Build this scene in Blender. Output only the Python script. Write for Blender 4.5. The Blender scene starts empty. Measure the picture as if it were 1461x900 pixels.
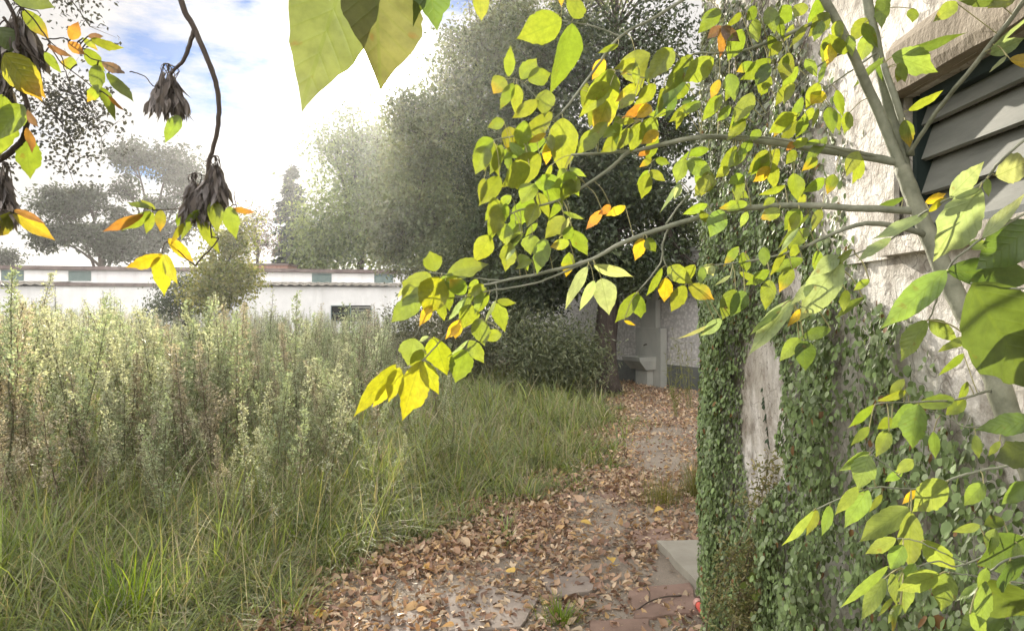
import bpy, math, random
import numpy as np
random.seed(7)
R = np.random.default_rng(11)
sc = bpy.context.scene
col = sc.collection
F_PX, CX, HY, EYE = 1055.0, 730.5, 440.0, 1.6
rad = math.radians

# ------------------------------------------------------------------ helpers
def P(x, y, d):
    return np.array([(x - CX) / F_PX * d, d, EYE - (y - HY) / F_PX * d])
def G(x, y, z=0.0):
    d = F_PX * (EYE - z) / (y - HY)
    return np.array([(x - CX) / F_PX * d, d, z])
def nrm(a):
    a = np.asarray(a, float)
    return a / np.maximum(np.linalg.norm(a, axis=-1, keepdims=True), 1e-9)

def vnoise(p, seed=0):
    """cheap smooth 2-D value noise, p (n,2) -> 0..1"""
    p = np.asarray(p, float)
    i = np.floor(p).astype(np.int64); f = p - i; f = f * f * (3 - 2 * f)
    def h(a, b):
        n = (a * 374761393 + b * 668265263 + seed * 974711) & 0x7fffffff
        n = ((n ^ (n >> 13)) * 1274126177) & 0x7fffffff
        return ((n ^ (n >> 16)) & 0xffff) / 65535.0
    a, b = i[:, 0], i[:, 1]
    return ((h(a, b) * (1 - f[:, 0]) + h(a + 1, b) * f[:, 0]) * (1 - f[:, 1])
            + (h(a, b + 1) * (1 - f[:, 0]) + h(a + 1, b + 1) * f[:, 0]) * f[:, 1])

class MB:
    def __init__(s):
        s.V, s.C, s.U, s.Q, s.T, s.n = [], [], [], [], [], 0
    def add(s, V, Q=None, T=None, C=(.5, .5, .5), U=None):
        V = np.asarray(V, np.float32).reshape(-1, 3); n = len(V)
        C = np.asarray(C, np.float32)
        if C.ndim == 1: C = np.tile(C[:3], (n, 1))
        s.V.append(V); s.C.append(C[:, :3])
        s.U.append(np.zeros((n, 3), np.float32) if U is None else np.asarray(U, np.float32))
        if Q is not None and len(Q): s.Q.append(np.asarray(Q, np.int64) + s.n)
        if T is not None and len(T): s.T.append(np.asarray(T, np.int64) + s.n)
        s.n += n
    def mesh(s, name, mat, smooth=True):
        me = bpy.data.meshes.new(name)
        V = np.concatenate(s.V); C = np.concatenate(s.C); U = np.concatenate(s.U)
        Q = np.concatenate(s.Q) if s.Q else np.zeros((0, 4), np.int64)
        T = np.concatenate(s.T) if s.T else np.zeros((0, 3), np.int64)
        nq, nt = len(Q), len(T)
        me.vertices.add(len(V)); me.vertices.foreach_set('co', V.ravel())
        me.loops.add(nq * 4 + nt * 3)
        me.loops.foreach_set('vertex_index', np.concatenate([Q.ravel(), T.ravel()]).astype(np.int32))
        me.polygons.add(nq + nt)
        st = np.concatenate([np.arange(nq) * 4, nq * 4 + np.arange(nt) * 3]).astype(np.int32)
        me.polygons.foreach_set('loop_start', st)
        me.polygons.foreach_set('use_smooth', np.full(nq + nt, smooth, bool))
        me.update(calc_edges=True)
        a = me.attributes.new('col', 'FLOAT_COLOR', 'POINT')
        a.data.foreach_set('color', np.concatenate([C, np.ones((len(C), 1), np.float32)], 1).ravel())
        a = me.attributes.new('luv', 'FLOAT_VECTOR', 'POINT'); a.data.foreach_set('vector', U.ravel())
        if mat: me.materials.append(mat)
        return me
    def build(s, name, mat, parent=None, smooth=True):
        o = bpy.data.objects.new(name, s.mesh(name, mat, smooth)); col.objects.link(o)
        if parent is not None: o.parent = parent
        return o
    # shapes
    def tube(s, pts, r, sides=6, C=(.3, .3, .3), cap=True):
        pts = np.asarray(pts, float); n = len(pts)
        r = np.broadcast_to(np.asarray(r, float), (n,))
        t = nrm(np.gradient(pts, axis=0))
        ref = np.array([0, 0, 1.0]) if abs(t[0][2]) < .9 else np.array([1.0, 0, 0])
        a = nrm(np.cross(t, ref)); b = np.cross(t, a)
        th = np.arange(sides) / sides * 2 * math.pi
        V = pts[:, None] + r[:, None, None] * (np.cos(th)[None, :, None] * a[:, None] + np.sin(th)[None, :, None] * b[:, None])
        i = np.arange(n - 1)[:, None] * sides; j = np.arange(sides)[None]; k = (j + 1) % sides
        Q = np.stack([i + j, i + k, i + sides + k, i + sides + j], -1).reshape(-1, 4)
        V = V.reshape(-1, 3); T = []
        if cap:
            V = np.concatenate([V, pts[-1:], pts[:1]]); m = n * sides
            T = [[(n - 1) * sides + q, (n - 1) * sides + (q + 1) % sides, m] for q in range(sides)] + \
                [[(q + 1) % sides, q, m + 1] for q in range(sides)]
        L = np.zeros((len(V), 3)); 
        s.add(V, Q, T, C, L)
    def box(s, c, h, axes=None, C=(.5, .5, .5)):
        A = np.eye(3) if axes is None else np.asarray(axes, float)
        sg = np.array([[x, y, z] for z in (-1, 1) for y in (-1, 1) for x in (-1, 1)], float)
        V = np.asarray(c, float) + (sg * np.asarray(h, float)) @ A
        s.add(V, [[0, 2, 3, 1], [4, 5, 7, 6], [0, 1, 5, 4], [2, 6, 7, 3], [0, 4, 6, 2], [1, 3, 7, 5]], None, C)
    def prism(s, poly, z0, z1, C=(.5, .5, .5), bev=0.0):
        poly = np.asarray(poly, float); n = len(poly); c = poly.mean(0)
        rings = [(poly, z0), (poly, z1 - bev), (c + (poly - c) * (1 - bev * 2.2), z1)] if bev else [(poly, z0), (poly, z1)]
        V = np.concatenate([np.column_stack([p, np.full(n, z)]) for p, z in rings] + [[[c[0], c[1], z1]]])
        Q = [[r * n + i, r * n + (i + 1) % n, (r + 1) * n + (i + 1) % n, (r + 1) * n + i] for r in range(len(rings) - 1) for i in range(n)]
        m = (len(rings) - 1) * n
        s.add(V, Q, [[m + i, m + (i + 1) % n, len(V) - 1] for i in range(n)], C)

# leaf templates: u (half widths), v (0..1), quads
def tmpl_card():
    return np.array([[0, 0], [1, .42], [0, 1], [-1, .42]], float), np.array([[0, 1, 2, 3]])
def tmpl_fold():
    return np.array([[0, 0], [1, .42], [0, 1], [0, .45], [-1, .42]], float), np.array([[0, 1, 2, 3], [0, 3, 2, 4]])
def tmpl_round():
    return (np.array([[0, 0], [.8, .18], [1, .5], [.55, .85], [0, 1], [-.55, .85], [-1, .5], [-.8, .18], [0, .5]], float),
            np.array([[0, 1, 2, 8], [8, 2, 3, 4], [8, 4, 5, 6], [0, 8, 6, 7]]))
def tmpl_hi(seed, nv=22, teeth=.05, lob=0.0, wide=.36):
    r = np.random.default_rng(seed)
    v = np.linspace(0, 1, nv + 1); a = wide
    prof = np.where(v < a, np.sin(np.clip(v / a, 0, 1) * math.pi / 2) ** .7, np.cos(np.clip((v - a) / (1 - a), 0, 1) * math.pi / 2) ** 1.05)
    prof = prof * (1 - .38 * np.clip((v - .68) / .32, 0, 1))
    def side():
        p = prof.copy()
        if lob:
            c = r.uniform(.45, .66); p = p * (1 + lob * np.exp(-((v - c) / .05) ** 2) - lob * .8 * np.exp(-((v - c - .11) / .05) ** 2))
        ph = r.uniform(0, 1); f = r.uniform(6, 9); saw = ((v * f + ph) % 1.0) - .5
        return p * (1 + teeth * 1.6 * saw * r.uniform(.4, 1.3, nv + 1) * (v > .15))
    L, Rr = side(), side(); mid = .06 * np.sin(v * r.uniform(1.5, 3.2) + r.uniform(0, 2)) * r.choice([-1, 1])
    us = np.array([-1, -.68, -.34, 0, .34, .68, 1.0]); k = len(us)
    U = np.where(us[None] < 0, us[None] * L[:, None], us[None] * Rr[:, None]) + mid[:, None]
    Vv = np.repeat(v[:, None], k, 1) + np.abs(us)[None] * .035 * np.sin(v * math.pi)[:, None]
    W = .16 * np.sin(v[:, None] * r.uniform(5, 9) + r.uniform(0, 6) + np.where(us[None] < 0, 1.7, 0)) * us[None] ** 2 * np.sin(v * math.pi)[:, None]
    uv = np.stack([U, Vv, W], -1).reshape(-1, 3)
    i = np.arange(nv)[:, None] * k; j = np.arange(k - 1)[None]
    Q = np.stack([i + j, i + j + 1, i + j + k + 1, i + j + k], -1).reshape(-1, 4)
    return uv, Q
CARD, FOLD, ROUND = tmpl_card(), tmpl_fold(), tmpl_round()

def leaves(mb, Pb, A, N, L, W, C, tm=CARD, bend=0.0, fold=0.0, tip=None, tipw=0.6):
    """batch of leaves: bases Pb, axes A, normals N, lengths L, full widths W, colours C (n,3)"""
    uv, Q = tm; m = len(uv); n = len(Pb)
    A = nrm(A); S = nrm(np.cross(A, N)); N = np.cross(S, A)
    L = np.broadcast_to(L, (n,)); W = np.broadcast_to(W, (n,)); bend = np.broadcast_to(bend, (n,)); fold = np.broadcast_to(fold, (n,))
    u, v = uv[:, 0], uv[:, 1]
    h = -bend[:, None] * L[:, None] * (v ** 2)[None] + fold[:, None] * (W / 2)[:, None] * np.abs(u)[None] + ((W / 2)[:, None] * uv[:, 2][None] if uv.shape[1] > 2 else 0)
    V = Pb[:, None] + A[:, None] * (L[:, None] * v[None])[..., None] + S[:, None] * ((W / 2)[:, None] * u[None])[..., None] + N[:, None] * h[..., None]
    idx = (np.arange(n) * m)[:, None, None] + Q[None]
    C = np.broadcast_to(np.asarray(C, float), (n, 3))
    CC = np.repeat(C[:, None], m, 1)
    if tip is not None:
        t = np.clip((v - tipw) / (1 - tipw), 0, 1)[None, :, None]
        CC = CC * (1 - t) + np.broadcast_to(tip, (n, 3))[:, None] * t
    UU = np.zeros((n, m, 3)); UU[:, :, 0] = u; UU[:, :, 1] = v; UU[:, :, 2] = R.random(n)[:, None]
    mb.add(V.reshape(-1, 3), idx.reshape(-1, Q.shape[1]), None, CC.reshape(-1, 3), UU.reshape(-1, 3))

def rdir(n, zlo=-1, zhi=1):
    z = R.uniform(zlo, zhi, n); t = R.uniform(0, 2 * math.pi, n); r = np.sqrt(np.maximum(0, 1 - z * z))
    return np.stack([r * np.cos(t), r * np.sin(t), z], -1)

def blades(mb, B, H, Lm, lean, curl, W, C, K=4, tipc=None):
    """grass blades as tapering bent strips; B bases, H heading angle"""
    n = len(B); hd = np.stack([np.cos(H), np.sin(H), np.zeros(n)], -1); sd = np.stack([-np.sin(H), np.cos(H), np.zeros(n)], -1)
    t = np.linspace(0, 1, K + 1)
    ang = lean[:, None] + curl[:, None] * t[None]
    dz = np.cos(ang) / K; dx = np.sin(ang) / K
    z = np.concatenate([np.zeros((n, 1)), np.cumsum(dz[:, :-1], 1)], 1) * Lm[:, None]
    x = np.concatenate([np.zeros((n, 1)), np.cumsum(dx[:, :-1], 1)], 1) * Lm[:, None]
    c = B[:, None] + hd[:, None] * x[..., None]; c[..., 2] += z
    w = (W[:, None] * (1 - t[None] ** 1.7 * .97)) / 2
    V = np.stack([c - sd[:, None] * w[..., None], c + sd[:, None] * w[..., None]], 2).reshape(-1, 3)
    m = (K + 1) * 2; i = (np.arange(n) * m)[:, None] + (np.arange(K) * 2)[None]
    Q = np.stack([i, i + 1, i + 3, i + 2], -1).reshape(-1, 4)
    CC = np.repeat(C[:, None], m, 1)
    if tipc is not None:
        tt = np.repeat(np.clip((t - .5) * 2, 0, 1), 2)[None, :, None]; CC = CC * (1 - tt) + tipc[:, None] * tt
    mb.add(V, Q, None, CC.reshape(-1, 3))

def smooth_path(pts, n=24):
    pts = np.asarray(pts, float)
    if len(pts) == 2: 
        t = np.linspace(0, 1, n)[:, None]; return pts[0] * (1 - t) + pts[1] * t
    q = np.concatenate([[2 * pts[0] - pts[1]], pts, [2 * pts[-1] - pts[-2]]]); out = []
    seg = len(pts) - 1; per = max(3, n // seg)
    for i in range(seg):
        p0, p1, p2, p3 = q[i:i + 4]
        for t in np.linspace(0, 1, per, endpoint=(i == seg - 1)):
            out.append(.5 * ((2 * p1) + (-p0 + p2) * t + (2 * p0 - 5 * p1 + 4 * p2 - p3) * t * t + (-p0 + 3 * p1 - 3 * p2 + p3) * t ** 3))
    return np.array(out)

def tag(o, label=None, cat=None, group=None, kind=None):
    if label: o['label'] = label
    if cat: o['category'] = cat
    if group: o['group'] = group
    if kind: o['kind'] = kind
    return o
def empty(name, loc, label, cat, group=None):
    o = bpy.data.objects.new(name, None); col.objects.link(o); o.location = tuple(float(v) for v in loc)
    o.empty_display_size = .1
    return tag(o, label, cat, group)
def part(mb, name, mat, par, smooth=True):
    """mesh built in world space, parented to a thing whose empty sits at its base"""
    o = mb.build(name, mat, None, smooth); o.parent = par
    base = par; off = np.zeros(3)
    while base is not None:
        off += np.array(base.location); base = base.parent
    o.location = tuple(-off) if par.parent is None else (0, 0, 0)
    return o

# ------------------------------------------------------------------ materials
def mat_new(name):
    m = bpy.data.materials.new(name); m.use_nodes = True; nt = m.node_tree; nt.nodes.clear()
    out = nt.nodes.new('ShaderNodeOutputMaterial'); return m, nt, out
def nd(nt, t, **k):
    n = nt.nodes.new(t)
    for a, b in k.items():
        if a in n.inputs and not hasattr(n, a): n.inputs[a].default_value = b
        else: setattr(n, a, b)
    return n
def mathn(nt, op, a, b=None, c=None, clamp=False):
    n = nt.nodes.new('ShaderNodeMath'); n.operation = op; n.use_clamp = clamp
    for i, x in enumerate((a, b, c)):
        if x is None: continue
        if isinstance(x, (int, float)): n.inputs[i].default_value = x
        else: nt.links.new(x, n.inputs[i])
    return n.outputs[0]
def mixc(nt, f, a, b, mode='MIX'):
    n = nt.nodes.new('ShaderNodeMix'); n.data_type = 'RGBA'; n.blend_type = mode
    for s, x in ((n.inputs[0], f), (n.inputs[6], a), (n.inputs[7], b)):
        if isinstance(x, (int, float)): s.default_value = x
        elif isinstance(x, tuple): s.default_value = (*x[:3], 1)
        else: nt.links.new(x, s)
    return n.outputs[2]
def noise(nt, scale, detail=4, rough=.55, vec=None, dim='3D'):
    n = nt.nodes.new('ShaderNodeTexNoise'); n.inputs['Scale'].default_value = scale
    n.inputs['Detail'].default_value = detail; n.inputs['Roughness'].default_value = rough
    if vec is not None: nt.links.new(vec, n.inputs['Vector'])
    return n.outputs['Fac']
def ramp(nt, f, stops):
    n = nt.nodes.new('ShaderNodeValToRGB'); cr = n.color_ramp
    while len(cr.elements) < len(stops): cr.elements.new(.5)
    for e, (p, c) in zip(cr.elements, stops):
        e.position = p; e.color = (*c, 1) if isinstance(c, tuple) else (c, c, c, 1)
    nt.links.new(f, n.inputs[0]); return n.outputs[0]
def obj_co(nt):
    return nt.nodes.new('ShaderNodeTexCoord').outputs['Object']
def bump(nt, h, strength=.4, dist=.02):
    n = nt.nodes.new('ShaderNodeBump'); n.inputs['Strength'].default_value = strength; n.inputs['Distance'].default_value = dist
    nt.links.new(h, n.inputs['Height']); return n.outputs[0]

def leaf_mat(name, trans=.5, gloss=.08, rough=.45, veins=False, tint=(1.25, 1.15, .6), spots=0.0, var=.25):
    """thin leaf: diffuse + translucent + a little gloss, colour from the leaf's own colour attribute"""
    m, nt, out = mat_new(name)
    at = nd(nt, 'ShaderNodeAttribute', attribute_name='col'); c = at.outputs['Color']
    oi = nd(nt, 'ShaderNodeObjectInfo'); g = nd(nt, 'ShaderNodeNewGeometry')
    hv = nd(nt, 'ShaderNodeHueSaturation'); nt.links.new(c, hv.inputs['Color'])
    rnd = mathn(nt, 'ADD', mathn(nt, 'MULTIPLY', g.outputs['Random Per Island'], var), 1 - var / 2)
    rnd = mathn(nt, 'MULTIPLY', rnd, mathn(nt, 'ADD', mathn(nt, 'MULTIPLY', oi.outputs['Random'], .2), .9))
    nt.links.new(rnd, hv.inputs['Value']); c = hv.outputs[0]
    hh = None
    if veins:
        lv = nd(nt, 'ShaderNodeAttribute', attribute_name='luv'); sp = nd(nt, 'ShaderNodeSeparateXYZ'); nt.links.new(lv.outputs['Vector'], sp.inputs[0])
        au = mathn(nt, 'ABSOLUTE', sp.outputs[0])
        mid = mathn(nt, 'LESS_THAN', au, .045)
        fr = mathn(nt, 'FRACT', mathn(nt, 'MULTIPLY', mathn(nt, 'SUBTRACT', sp.outputs[1], mathn(nt, 'MULTIPLY', au, .28)), 8.0))
        lat = mathn(nt, 'SUBTRACT', 1.0, mathn(nt, 'MULTIPLY', mathn(nt, 'ABSOLUTE', mathn(nt, 'SUBTRACT', fr, .5)), 2.0))
        lat = mathn(nt, 'POWER', lat, 6.0)
        vein = mathn(nt, 'MAXIMUM', mid, mathn(nt, 'MULTIPLY', lat, .55))
        co = obj_co(nt); mot = noise(nt, 90, 4, .6, co)
        c = mixc(nt, 1.0, c, ramp(nt, mot, [(.25, .72), (.75, 1.2)]), 'MULTIPLY')
        c = mixc(nt, mathn(nt, 'MULTIPLY', vein, .30), c, (.10, .15, .02))
        if spots:
            sn = noise(nt, 75, 2, .4, co); c = mixc(nt, ramp(nt, sn, [(.70, 0.0), (.76, spots)]), c, (.16, .05, .012))
        hh = bump(nt, mathn(nt, 'ADD', mathn(nt, 'MULTIPLY', lat, .6), mathn(nt, 'MULTIPLY', mot, .7)), .5, .0015)
    df = nd(nt, 'ShaderNodeBsdfDiffuse'); tr = nd(nt, 'ShaderNodeBsdfTranslucent'); gl = nd(nt, 'ShaderNodeBsdfGlossy', Roughness=rough)
    nt.links.new(c, df.inputs[0]); ct = mixc(nt, 1.0, c, tint, 'MULTIPLY'); nt.links.new(ct, tr.inputs[0]); gl.inputs[0].default_value = (1, 1, 1, 1)
    if hh is not None:
        for s in (df, gl): nt.links.new(hh, s.inputs['Normal'])
    m1 = nd(nt, 'ShaderNodeMixShader'); m1.inputs[0].default_value = trans
    nt.links.new(df.outputs[0], m1.inputs[1]); nt.links.new(tr.outputs[0], m1.inputs[2])
    lw = nd(nt, 'ShaderNodeLayerWeight', Blend=.3)
    gf = mathn(nt, 'MULTIPLY', mathn(nt, 'ADD', lw.outputs['Fresnel'], .25), gloss)
    m2 = nd(nt, 'ShaderNodeMixShader'); nt.links.new(gf, m2.inputs[0]); nt.links.new(m1.outputs[0], m2.inputs[1]); nt.links.new(gl.outputs[0], m2.inputs[2])
    nt.links.new(m2.outputs[0], out.inputs[0]); return m

def solid_mat(name, stops, scale=6, rough=.9, bumps=((30, .5, .01),), attr=False, stretch=None, extra=None):
    m, nt, out = mat_new(name); co = obj_co(nt)
    if stretch:
        mp = nd(nt, 'ShaderNodeMapping'); mp.inputs['Scale'].default_value = stretch; nt.links.new(co, mp.inputs[0]); co = mp.outputs[0]
    c = ramp(nt, noise(nt, scale, 6, .62, co), stops)
    if attr:
        at = nd(nt, 'ShaderNodeAttribute', attribute_name='col'); c = mixc(nt, 1.0, c, at.outputs['Color'], 'MULTIPLY')
    if extra: c = extra(nt, co, c)
    b = nd(nt, 'ShaderNodeBsdfPrincipled', Roughness=rough); nt.links.new(c, b.inputs['Base Color'])
    b.inputs['Specular IOR Level'].default_value = .25
    h = None
    for s, k, dd in bumps:
        x = mathn(nt, 'MULTIPLY', noise(nt, s, 5, .6, co), k); h = x if h is None else mathn(nt, 'ADD', h, x); dist = dd
    if h is not None: nt.links.new(bump(nt, h, .8, dist), b.inputs['Normal'])
    nt.links.new(b.outputs[0], out.inputs[0]); return m

M_leaf = leaf_mat('sapling leaf', trans=.64, gloss=.10, rough=.45, veins=True, tint=(1.25, 1.12, .7), spots=.35, var=.3)
M_tree = leaf_mat('tree foliage', trans=.32, gloss=.07, rough=.5, tint=(1.3, 1.2, .6), var=.5)
M_far = leaf_mat('far foliage', trans=.35, gloss=.05, rough=.5, var=.5)
M_grass = leaf_mat('grass blade', trans=.45, gloss=.035, rough=.55, tint=(1.25, 1.2, .55), var=.35)
M_weed = leaf_mat('weed', trans=.42, gloss=.06, tint=(1.2, 1.12, .75), var=.4)
M_ivy = leaf_mat('ivy leaf', trans=.25, gloss=.09, rough=.5, var=.6)
M_dry = leaf_mat('dry leaf', trans=.18, gloss=.08, rough=.5, tint=(1.3, 1.0, .6), var=.5)
M_seed = leaf_mat('dry seed wing', trans=.12, gloss=.05, var=.5)
M_bark = solid_mat('dark bark', [(.3, (.035, .028, .024)), (.6, (.075, .06, .05)), (.85, (.12, .10, .085))], 9, .95, ((18, 1, .03), (60, .4, .03)), stretch=(1, 1, .22))
M_twig = solid_mat('sapling bark', [(.3, (.13, .14, .10)), (.55, (.225, .235, .175)), (.8, (.32, .32, .255))], 22, .8, ((70, 1, .003), (25, .6, .003)), attr=True)
M_stem = solid_mat('green stalk', [(.3, (.7, .7, .7)), (.8, (1.1, 1.1, 1.1))], 30, .7, (), attr=True)

# ------------------------------------------------------------------ camera, sun, sky
cam = bpy.data.cameras.new('camera'); co_ = bpy.data.objects.new('camera', cam); col.objects.link(co_)
co_.location = (0, 0, EYE); co_.rotation_euler = (rad(90), 0, 0)
cam.sensor_width = 36; cam.lens = 36 * F_PX / 1461; cam.shift_y = -10 / 1461; cam.clip_start = .02; cam.clip_end = 2000
sc.camera = co_
AZ, EL = -11.4, 17.6
sd = np.array([math.sin(rad(AZ)) * math.cos(rad(EL)), math.cos(rad(AZ)) * math.cos(rad(EL)), math.sin(rad(EL))])
sun = bpy.data.lights.new('sun', 'SUN'); sun.energy = 4.6; sun.angle = rad(.55); sun.color = (1, .92, .78)
so = bpy.data.objects.new('sun', sun); col.objects.link(so)
from mathutils import Vector
so.rotation_euler = Vector(sd).to_track_quat('Z', 'Y').to_euler(); so.location = tuple(sd * 60)

def build_world():
    w = bpy.data.worlds.new('World'); sc.world = w; w.use_nodes = True; nt = w.node_tree; nt.nodes.clear()
    out = nt.nodes.new('ShaderNodeOutputWorld'); bg = nt.nodes.new('ShaderNodeBackground'); bg.inputs[1].default_value = .1
    sky = nt.nodes.new('ShaderNodeTexSky'); sky.sky_type = 'NISHITA'; sky.sun_disc = False
    sky.sun_elevation = rad(EL); sky.sun_rotation = rad(AZ); sky.air_density = 1; sky.dust_density = 0.0
    tc = nt.nodes.new('ShaderNodeTexCoord'); d = tc.outputs['Generated']
    def gap(x, y, k, stretch=(1, 1, 1)):
        v = nrm(P(x, y, 1.0) - np.array([0, 0, EYE]))
        s = nt.nodes.new('ShaderNodeVectorMath'); s.operation = 'SUBTRACT'; nt.links.new(d, s.inputs[0]); s.inputs[1].default_value = tuple(v)
        q = nt.nodes.new('ShaderNodeVectorMath'); q.operation = 'MULTIPLY'; nt.links.new(s.outputs[0], q.inputs[0]); q.inputs[1].default_value = stretch
        l = nt.nodes.new('ShaderNodeVectorMath'); l.operation = 'LENGTH'; nt.links.new(q.outputs[0], l.inputs[0])
        return mathn(nt, 'MULTIPLY', mathn(nt, 'SUBTRACT', 1.0, mathn(nt, 'DIVIDE', l.outputs['Value'], k), clamp=True), 1.0)
    mp = nd(nt, 'ShaderNodeMapping'); mp.inputs['Scale'].default_value = (1, 1, 3.4); mp.inputs['Rotation'].default_value = (0, rad(24), 0); nt.links.new(d, mp.inputs[0])
    n1 = noise(nt, 7.0, 8, .65, mp.outputs[0])
    tot = None
    for x_, y_, k_ in ((300, 112, .13), (245, 80, .12), (200, 60, .10), (350, 5, .07), (640, 5, .08), (215, 235, .05)):
        q_ = gap(x_, y_, k_, (1, 1, 1.5)); tot = q_ if tot is None else mathn(nt, 'MAXIMUM', tot, q_)
    g = mathn(nt, 'MULTIPLY', tot, .92)
    # thin the cloud where the gaps open, broken up by the noise
    cov = mathn(nt, 'ADD', mathn(nt, 'MULTIPLY', g, -.8), mathn(nt, 'ADD', mathn(nt, 'MULTIPLY', n1, 1.7), -.12))
    mask = ramp(nt, cov, [(.10, 0.0), (.60, 1.0)])
    dot = nt.nodes.new('ShaderNodeVectorMath'); dot.operation = 'DOT_PRODUCT'; nt.links.new(d, dot.inputs[0]); dot.inputs[1].default_value = tuple(sd)
    dc = mathn(nt, 'MAXIMUM', dot.outputs['Value'], 0.0)
    glow = mathn(nt, 'ADD', mathn(nt, 'MULTIPLY', mathn(nt, 'POWER', dc, 900.0), 60.0), mathn(nt, 'MULTIPLY', mathn(nt, 'POWER', dc, 70.0), 1.6))
    sep = nt.nodes.new('ShaderNodeSeparateXYZ'); nt.links.new(d, sep.inputs[0])
    back_fill = mathn(nt, 'MULTIPLY', mathn(nt, 'SUBTRACT', .42, sep.outputs[1], clamp=True), 9.0)   # added fill: unseen sky behind and above the camera brightened
    lum = mathn(nt, 'ADD', mathn(nt, 'ADD', mathn(nt, 'MULTIPLY', noise(nt, 3.0, 6, .6, mp.outputs[0]), 1.6), back_fill), mathn(nt, 'ADD', glow, 2.35))
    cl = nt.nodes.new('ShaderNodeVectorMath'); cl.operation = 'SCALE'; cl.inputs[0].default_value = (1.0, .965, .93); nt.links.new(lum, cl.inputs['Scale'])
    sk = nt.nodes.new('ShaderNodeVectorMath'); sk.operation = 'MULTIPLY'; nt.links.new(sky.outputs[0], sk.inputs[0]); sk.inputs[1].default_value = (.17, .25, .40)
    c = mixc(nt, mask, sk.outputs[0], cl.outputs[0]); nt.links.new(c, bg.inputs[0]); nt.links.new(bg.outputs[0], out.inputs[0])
build_world()
vs = sc.view_settings; vs.view_transform = 'Standard'; vs.look = 'None'; vs.exposure = 1.4; vs.gamma = 1; vs.use_curve_mapping = False
sc.render.film_transparent = False
cy = sc.cycles
cy.max_bounces = 6; cy.diffuse_bounces = 4; cy.glossy_bounces = 2; cy.transmission_bounces = 4; cy.transparent_max_bounces = 4; cy.volume_bounces = 0
cy.use_denoising = True; cy.sample_clamp_indirect = 6; cy.caustics_reflective = False; cy.caustics_refractive = False

# haze: thin volume added to stand in for the lens glare round the sun
hz = MB(); hz.box((0, 60, 8.7), (205, 205, 9.7)); 
m, nt, out = mat_new('haze air'); pv = nt.nodes.new('ShaderNodeVolumePrincipled')
pv.inputs['Color'].default_value = (.95, .96, .98, 1); pv.inputs['Density'].default_value = .00055; pv.inputs['Anisotropy'].default_value = .75
nt.links.new(pv.outputs[0], out.inputs['Volume'])
tag(hz.build('haze', m, smooth=False), 'thin bright haze added for the glare veil around the sun', 'haze', kind='stuff')

# ------------------------------------------------------------------ ground and path
def grid_sheet(x0, x1, y0, y1, nx, ny, zf):
    xs, ys = np.linspace(x0, x1, nx + 1), np.linspace(y0, y1, ny + 1)
    X, Y = np.meshgrid(xs, ys); p = np.stack([X.ravel(), Y.ravel()], -1)
    V = np.column_stack([p, zf(p)])
    i = (np.arange(ny) * (nx + 1))[:, None] + np.arange(nx)[None]
    return V, np.stack([i, i + 1, i + nx + 2, i + nx + 1], -1).reshape(-1, 4)
M_ground = solid_mat('field soil', [(.3, (.045, .04, .022)), (.6, (.085, .075, .04)), (.8, (.12, .10, .06))], 2.5, 1, ((14, 1, .03), (50, .5, .03)))
g = MB(); V, Q = grid_sheet(-200, 200, -140, 260, 2, 2, lambda p: np.zeros(len(p))); g.add(V, Q); 
tag(g.build('ground', M_ground, smooth=False), kind='structure')
PL = np.array([.30, 0]) + np.array([G(250, 940)[:2], G(330, 900)[:2], G(540, 800)[:2], G(700, 728)[:2], G(800, 688)[:2], G(862, 640)[:2], G(880, 600)[:2], G(872, 566)[:2], G(850, 548)[:2]])
def path_left(y):
    return np.interp(y, PL[:, 1], PL[:, 0])
def path_sd(p):
    """metres right of the path's grassy edge (positive = on the path)"""
    return (p[:, 0] - path_left(p[:, 1])) * .72
pm = MB()
ys = np.linspace(1.2, 16.2, 46); rows = []
for y in ys:
    x0 = path_left(np.array([y]))[0] - .35; x1 = 4.6
    xs = np.linspace(x0, x1, 40); rows.append(np.column_stack([xs, np.full(40, y), np.zeros(40)]))
V = np.concatenate(rows); V[:, 2] = .006 + .02 * vnoise(V[:, :2] * 1.7, 3) * np.clip((V[:, 0] - path_left(V[:, 1]) + .35) / .4, 0, 1)
i = (np.arange(45) * 40)[:, None] + np.arange(39)[None]
pm.add(V, np.stack([i, i + 1, i + 41, i + 40], -1).reshape(-1, 4))
def soil_extra(nt, co, c):
    f = ramp(nt, noise(nt, 160, 3, .6, co), [(.45, 0.0), (.75, .6)])
    return mixc(nt, f, c, (.40, .32, .24))
M_path = solid_mat('trodden earth path', [(.3, (.165, .14, .112)), (.55, (.265, .23, .19)), (.8, (.35, .305, .26))], 1.6, 1, ((9, 1, .03), (60, .7, .02)), extra=soil_extra)
tag(pm.build('path', M_path), kind='structure')

# paving stones and the concrete slab by the wall
def slab(px, z, label, mat, bev=.008, cat='paving stone', name='paving_stone', group=None):
    pts = np.array([G(x, y)[:2] for x, y in px]); c = pts.mean(0)
    q = []
    for k in range(len(pts)):
        a, b = pts[k], pts[(k + 1) % len(pts)]
        for t in (0, .25, .5, .75): q.append(a * (1 - t) + b * t + R.normal(0, .006, 2))
    mb = MB(); mb.prism(np.array(q) - c, -.04, z, bev=bev)
    o = mb.build(name, mat, smooth=False); o.location = (c[0], c[1], .017)
    return tag(o, label, cat, group)
M_stone = solid_mat('grey paving stone', [(.3, (.17, .14, .12)), (.55, (.25, .21, .18)), (.8, (.33, .28, .24))], 5, .9, ((25, 1, .006), (120, .4, .004)))
M_stoner = solid_mat('reddish paving stone', [(.3, (.17, .115, .09)), (.55, (.25, .17, .135)), (.8, (.32, .23, .19))], 5, .9, ((25, 1, .006), (120, .4, .004)))
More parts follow.
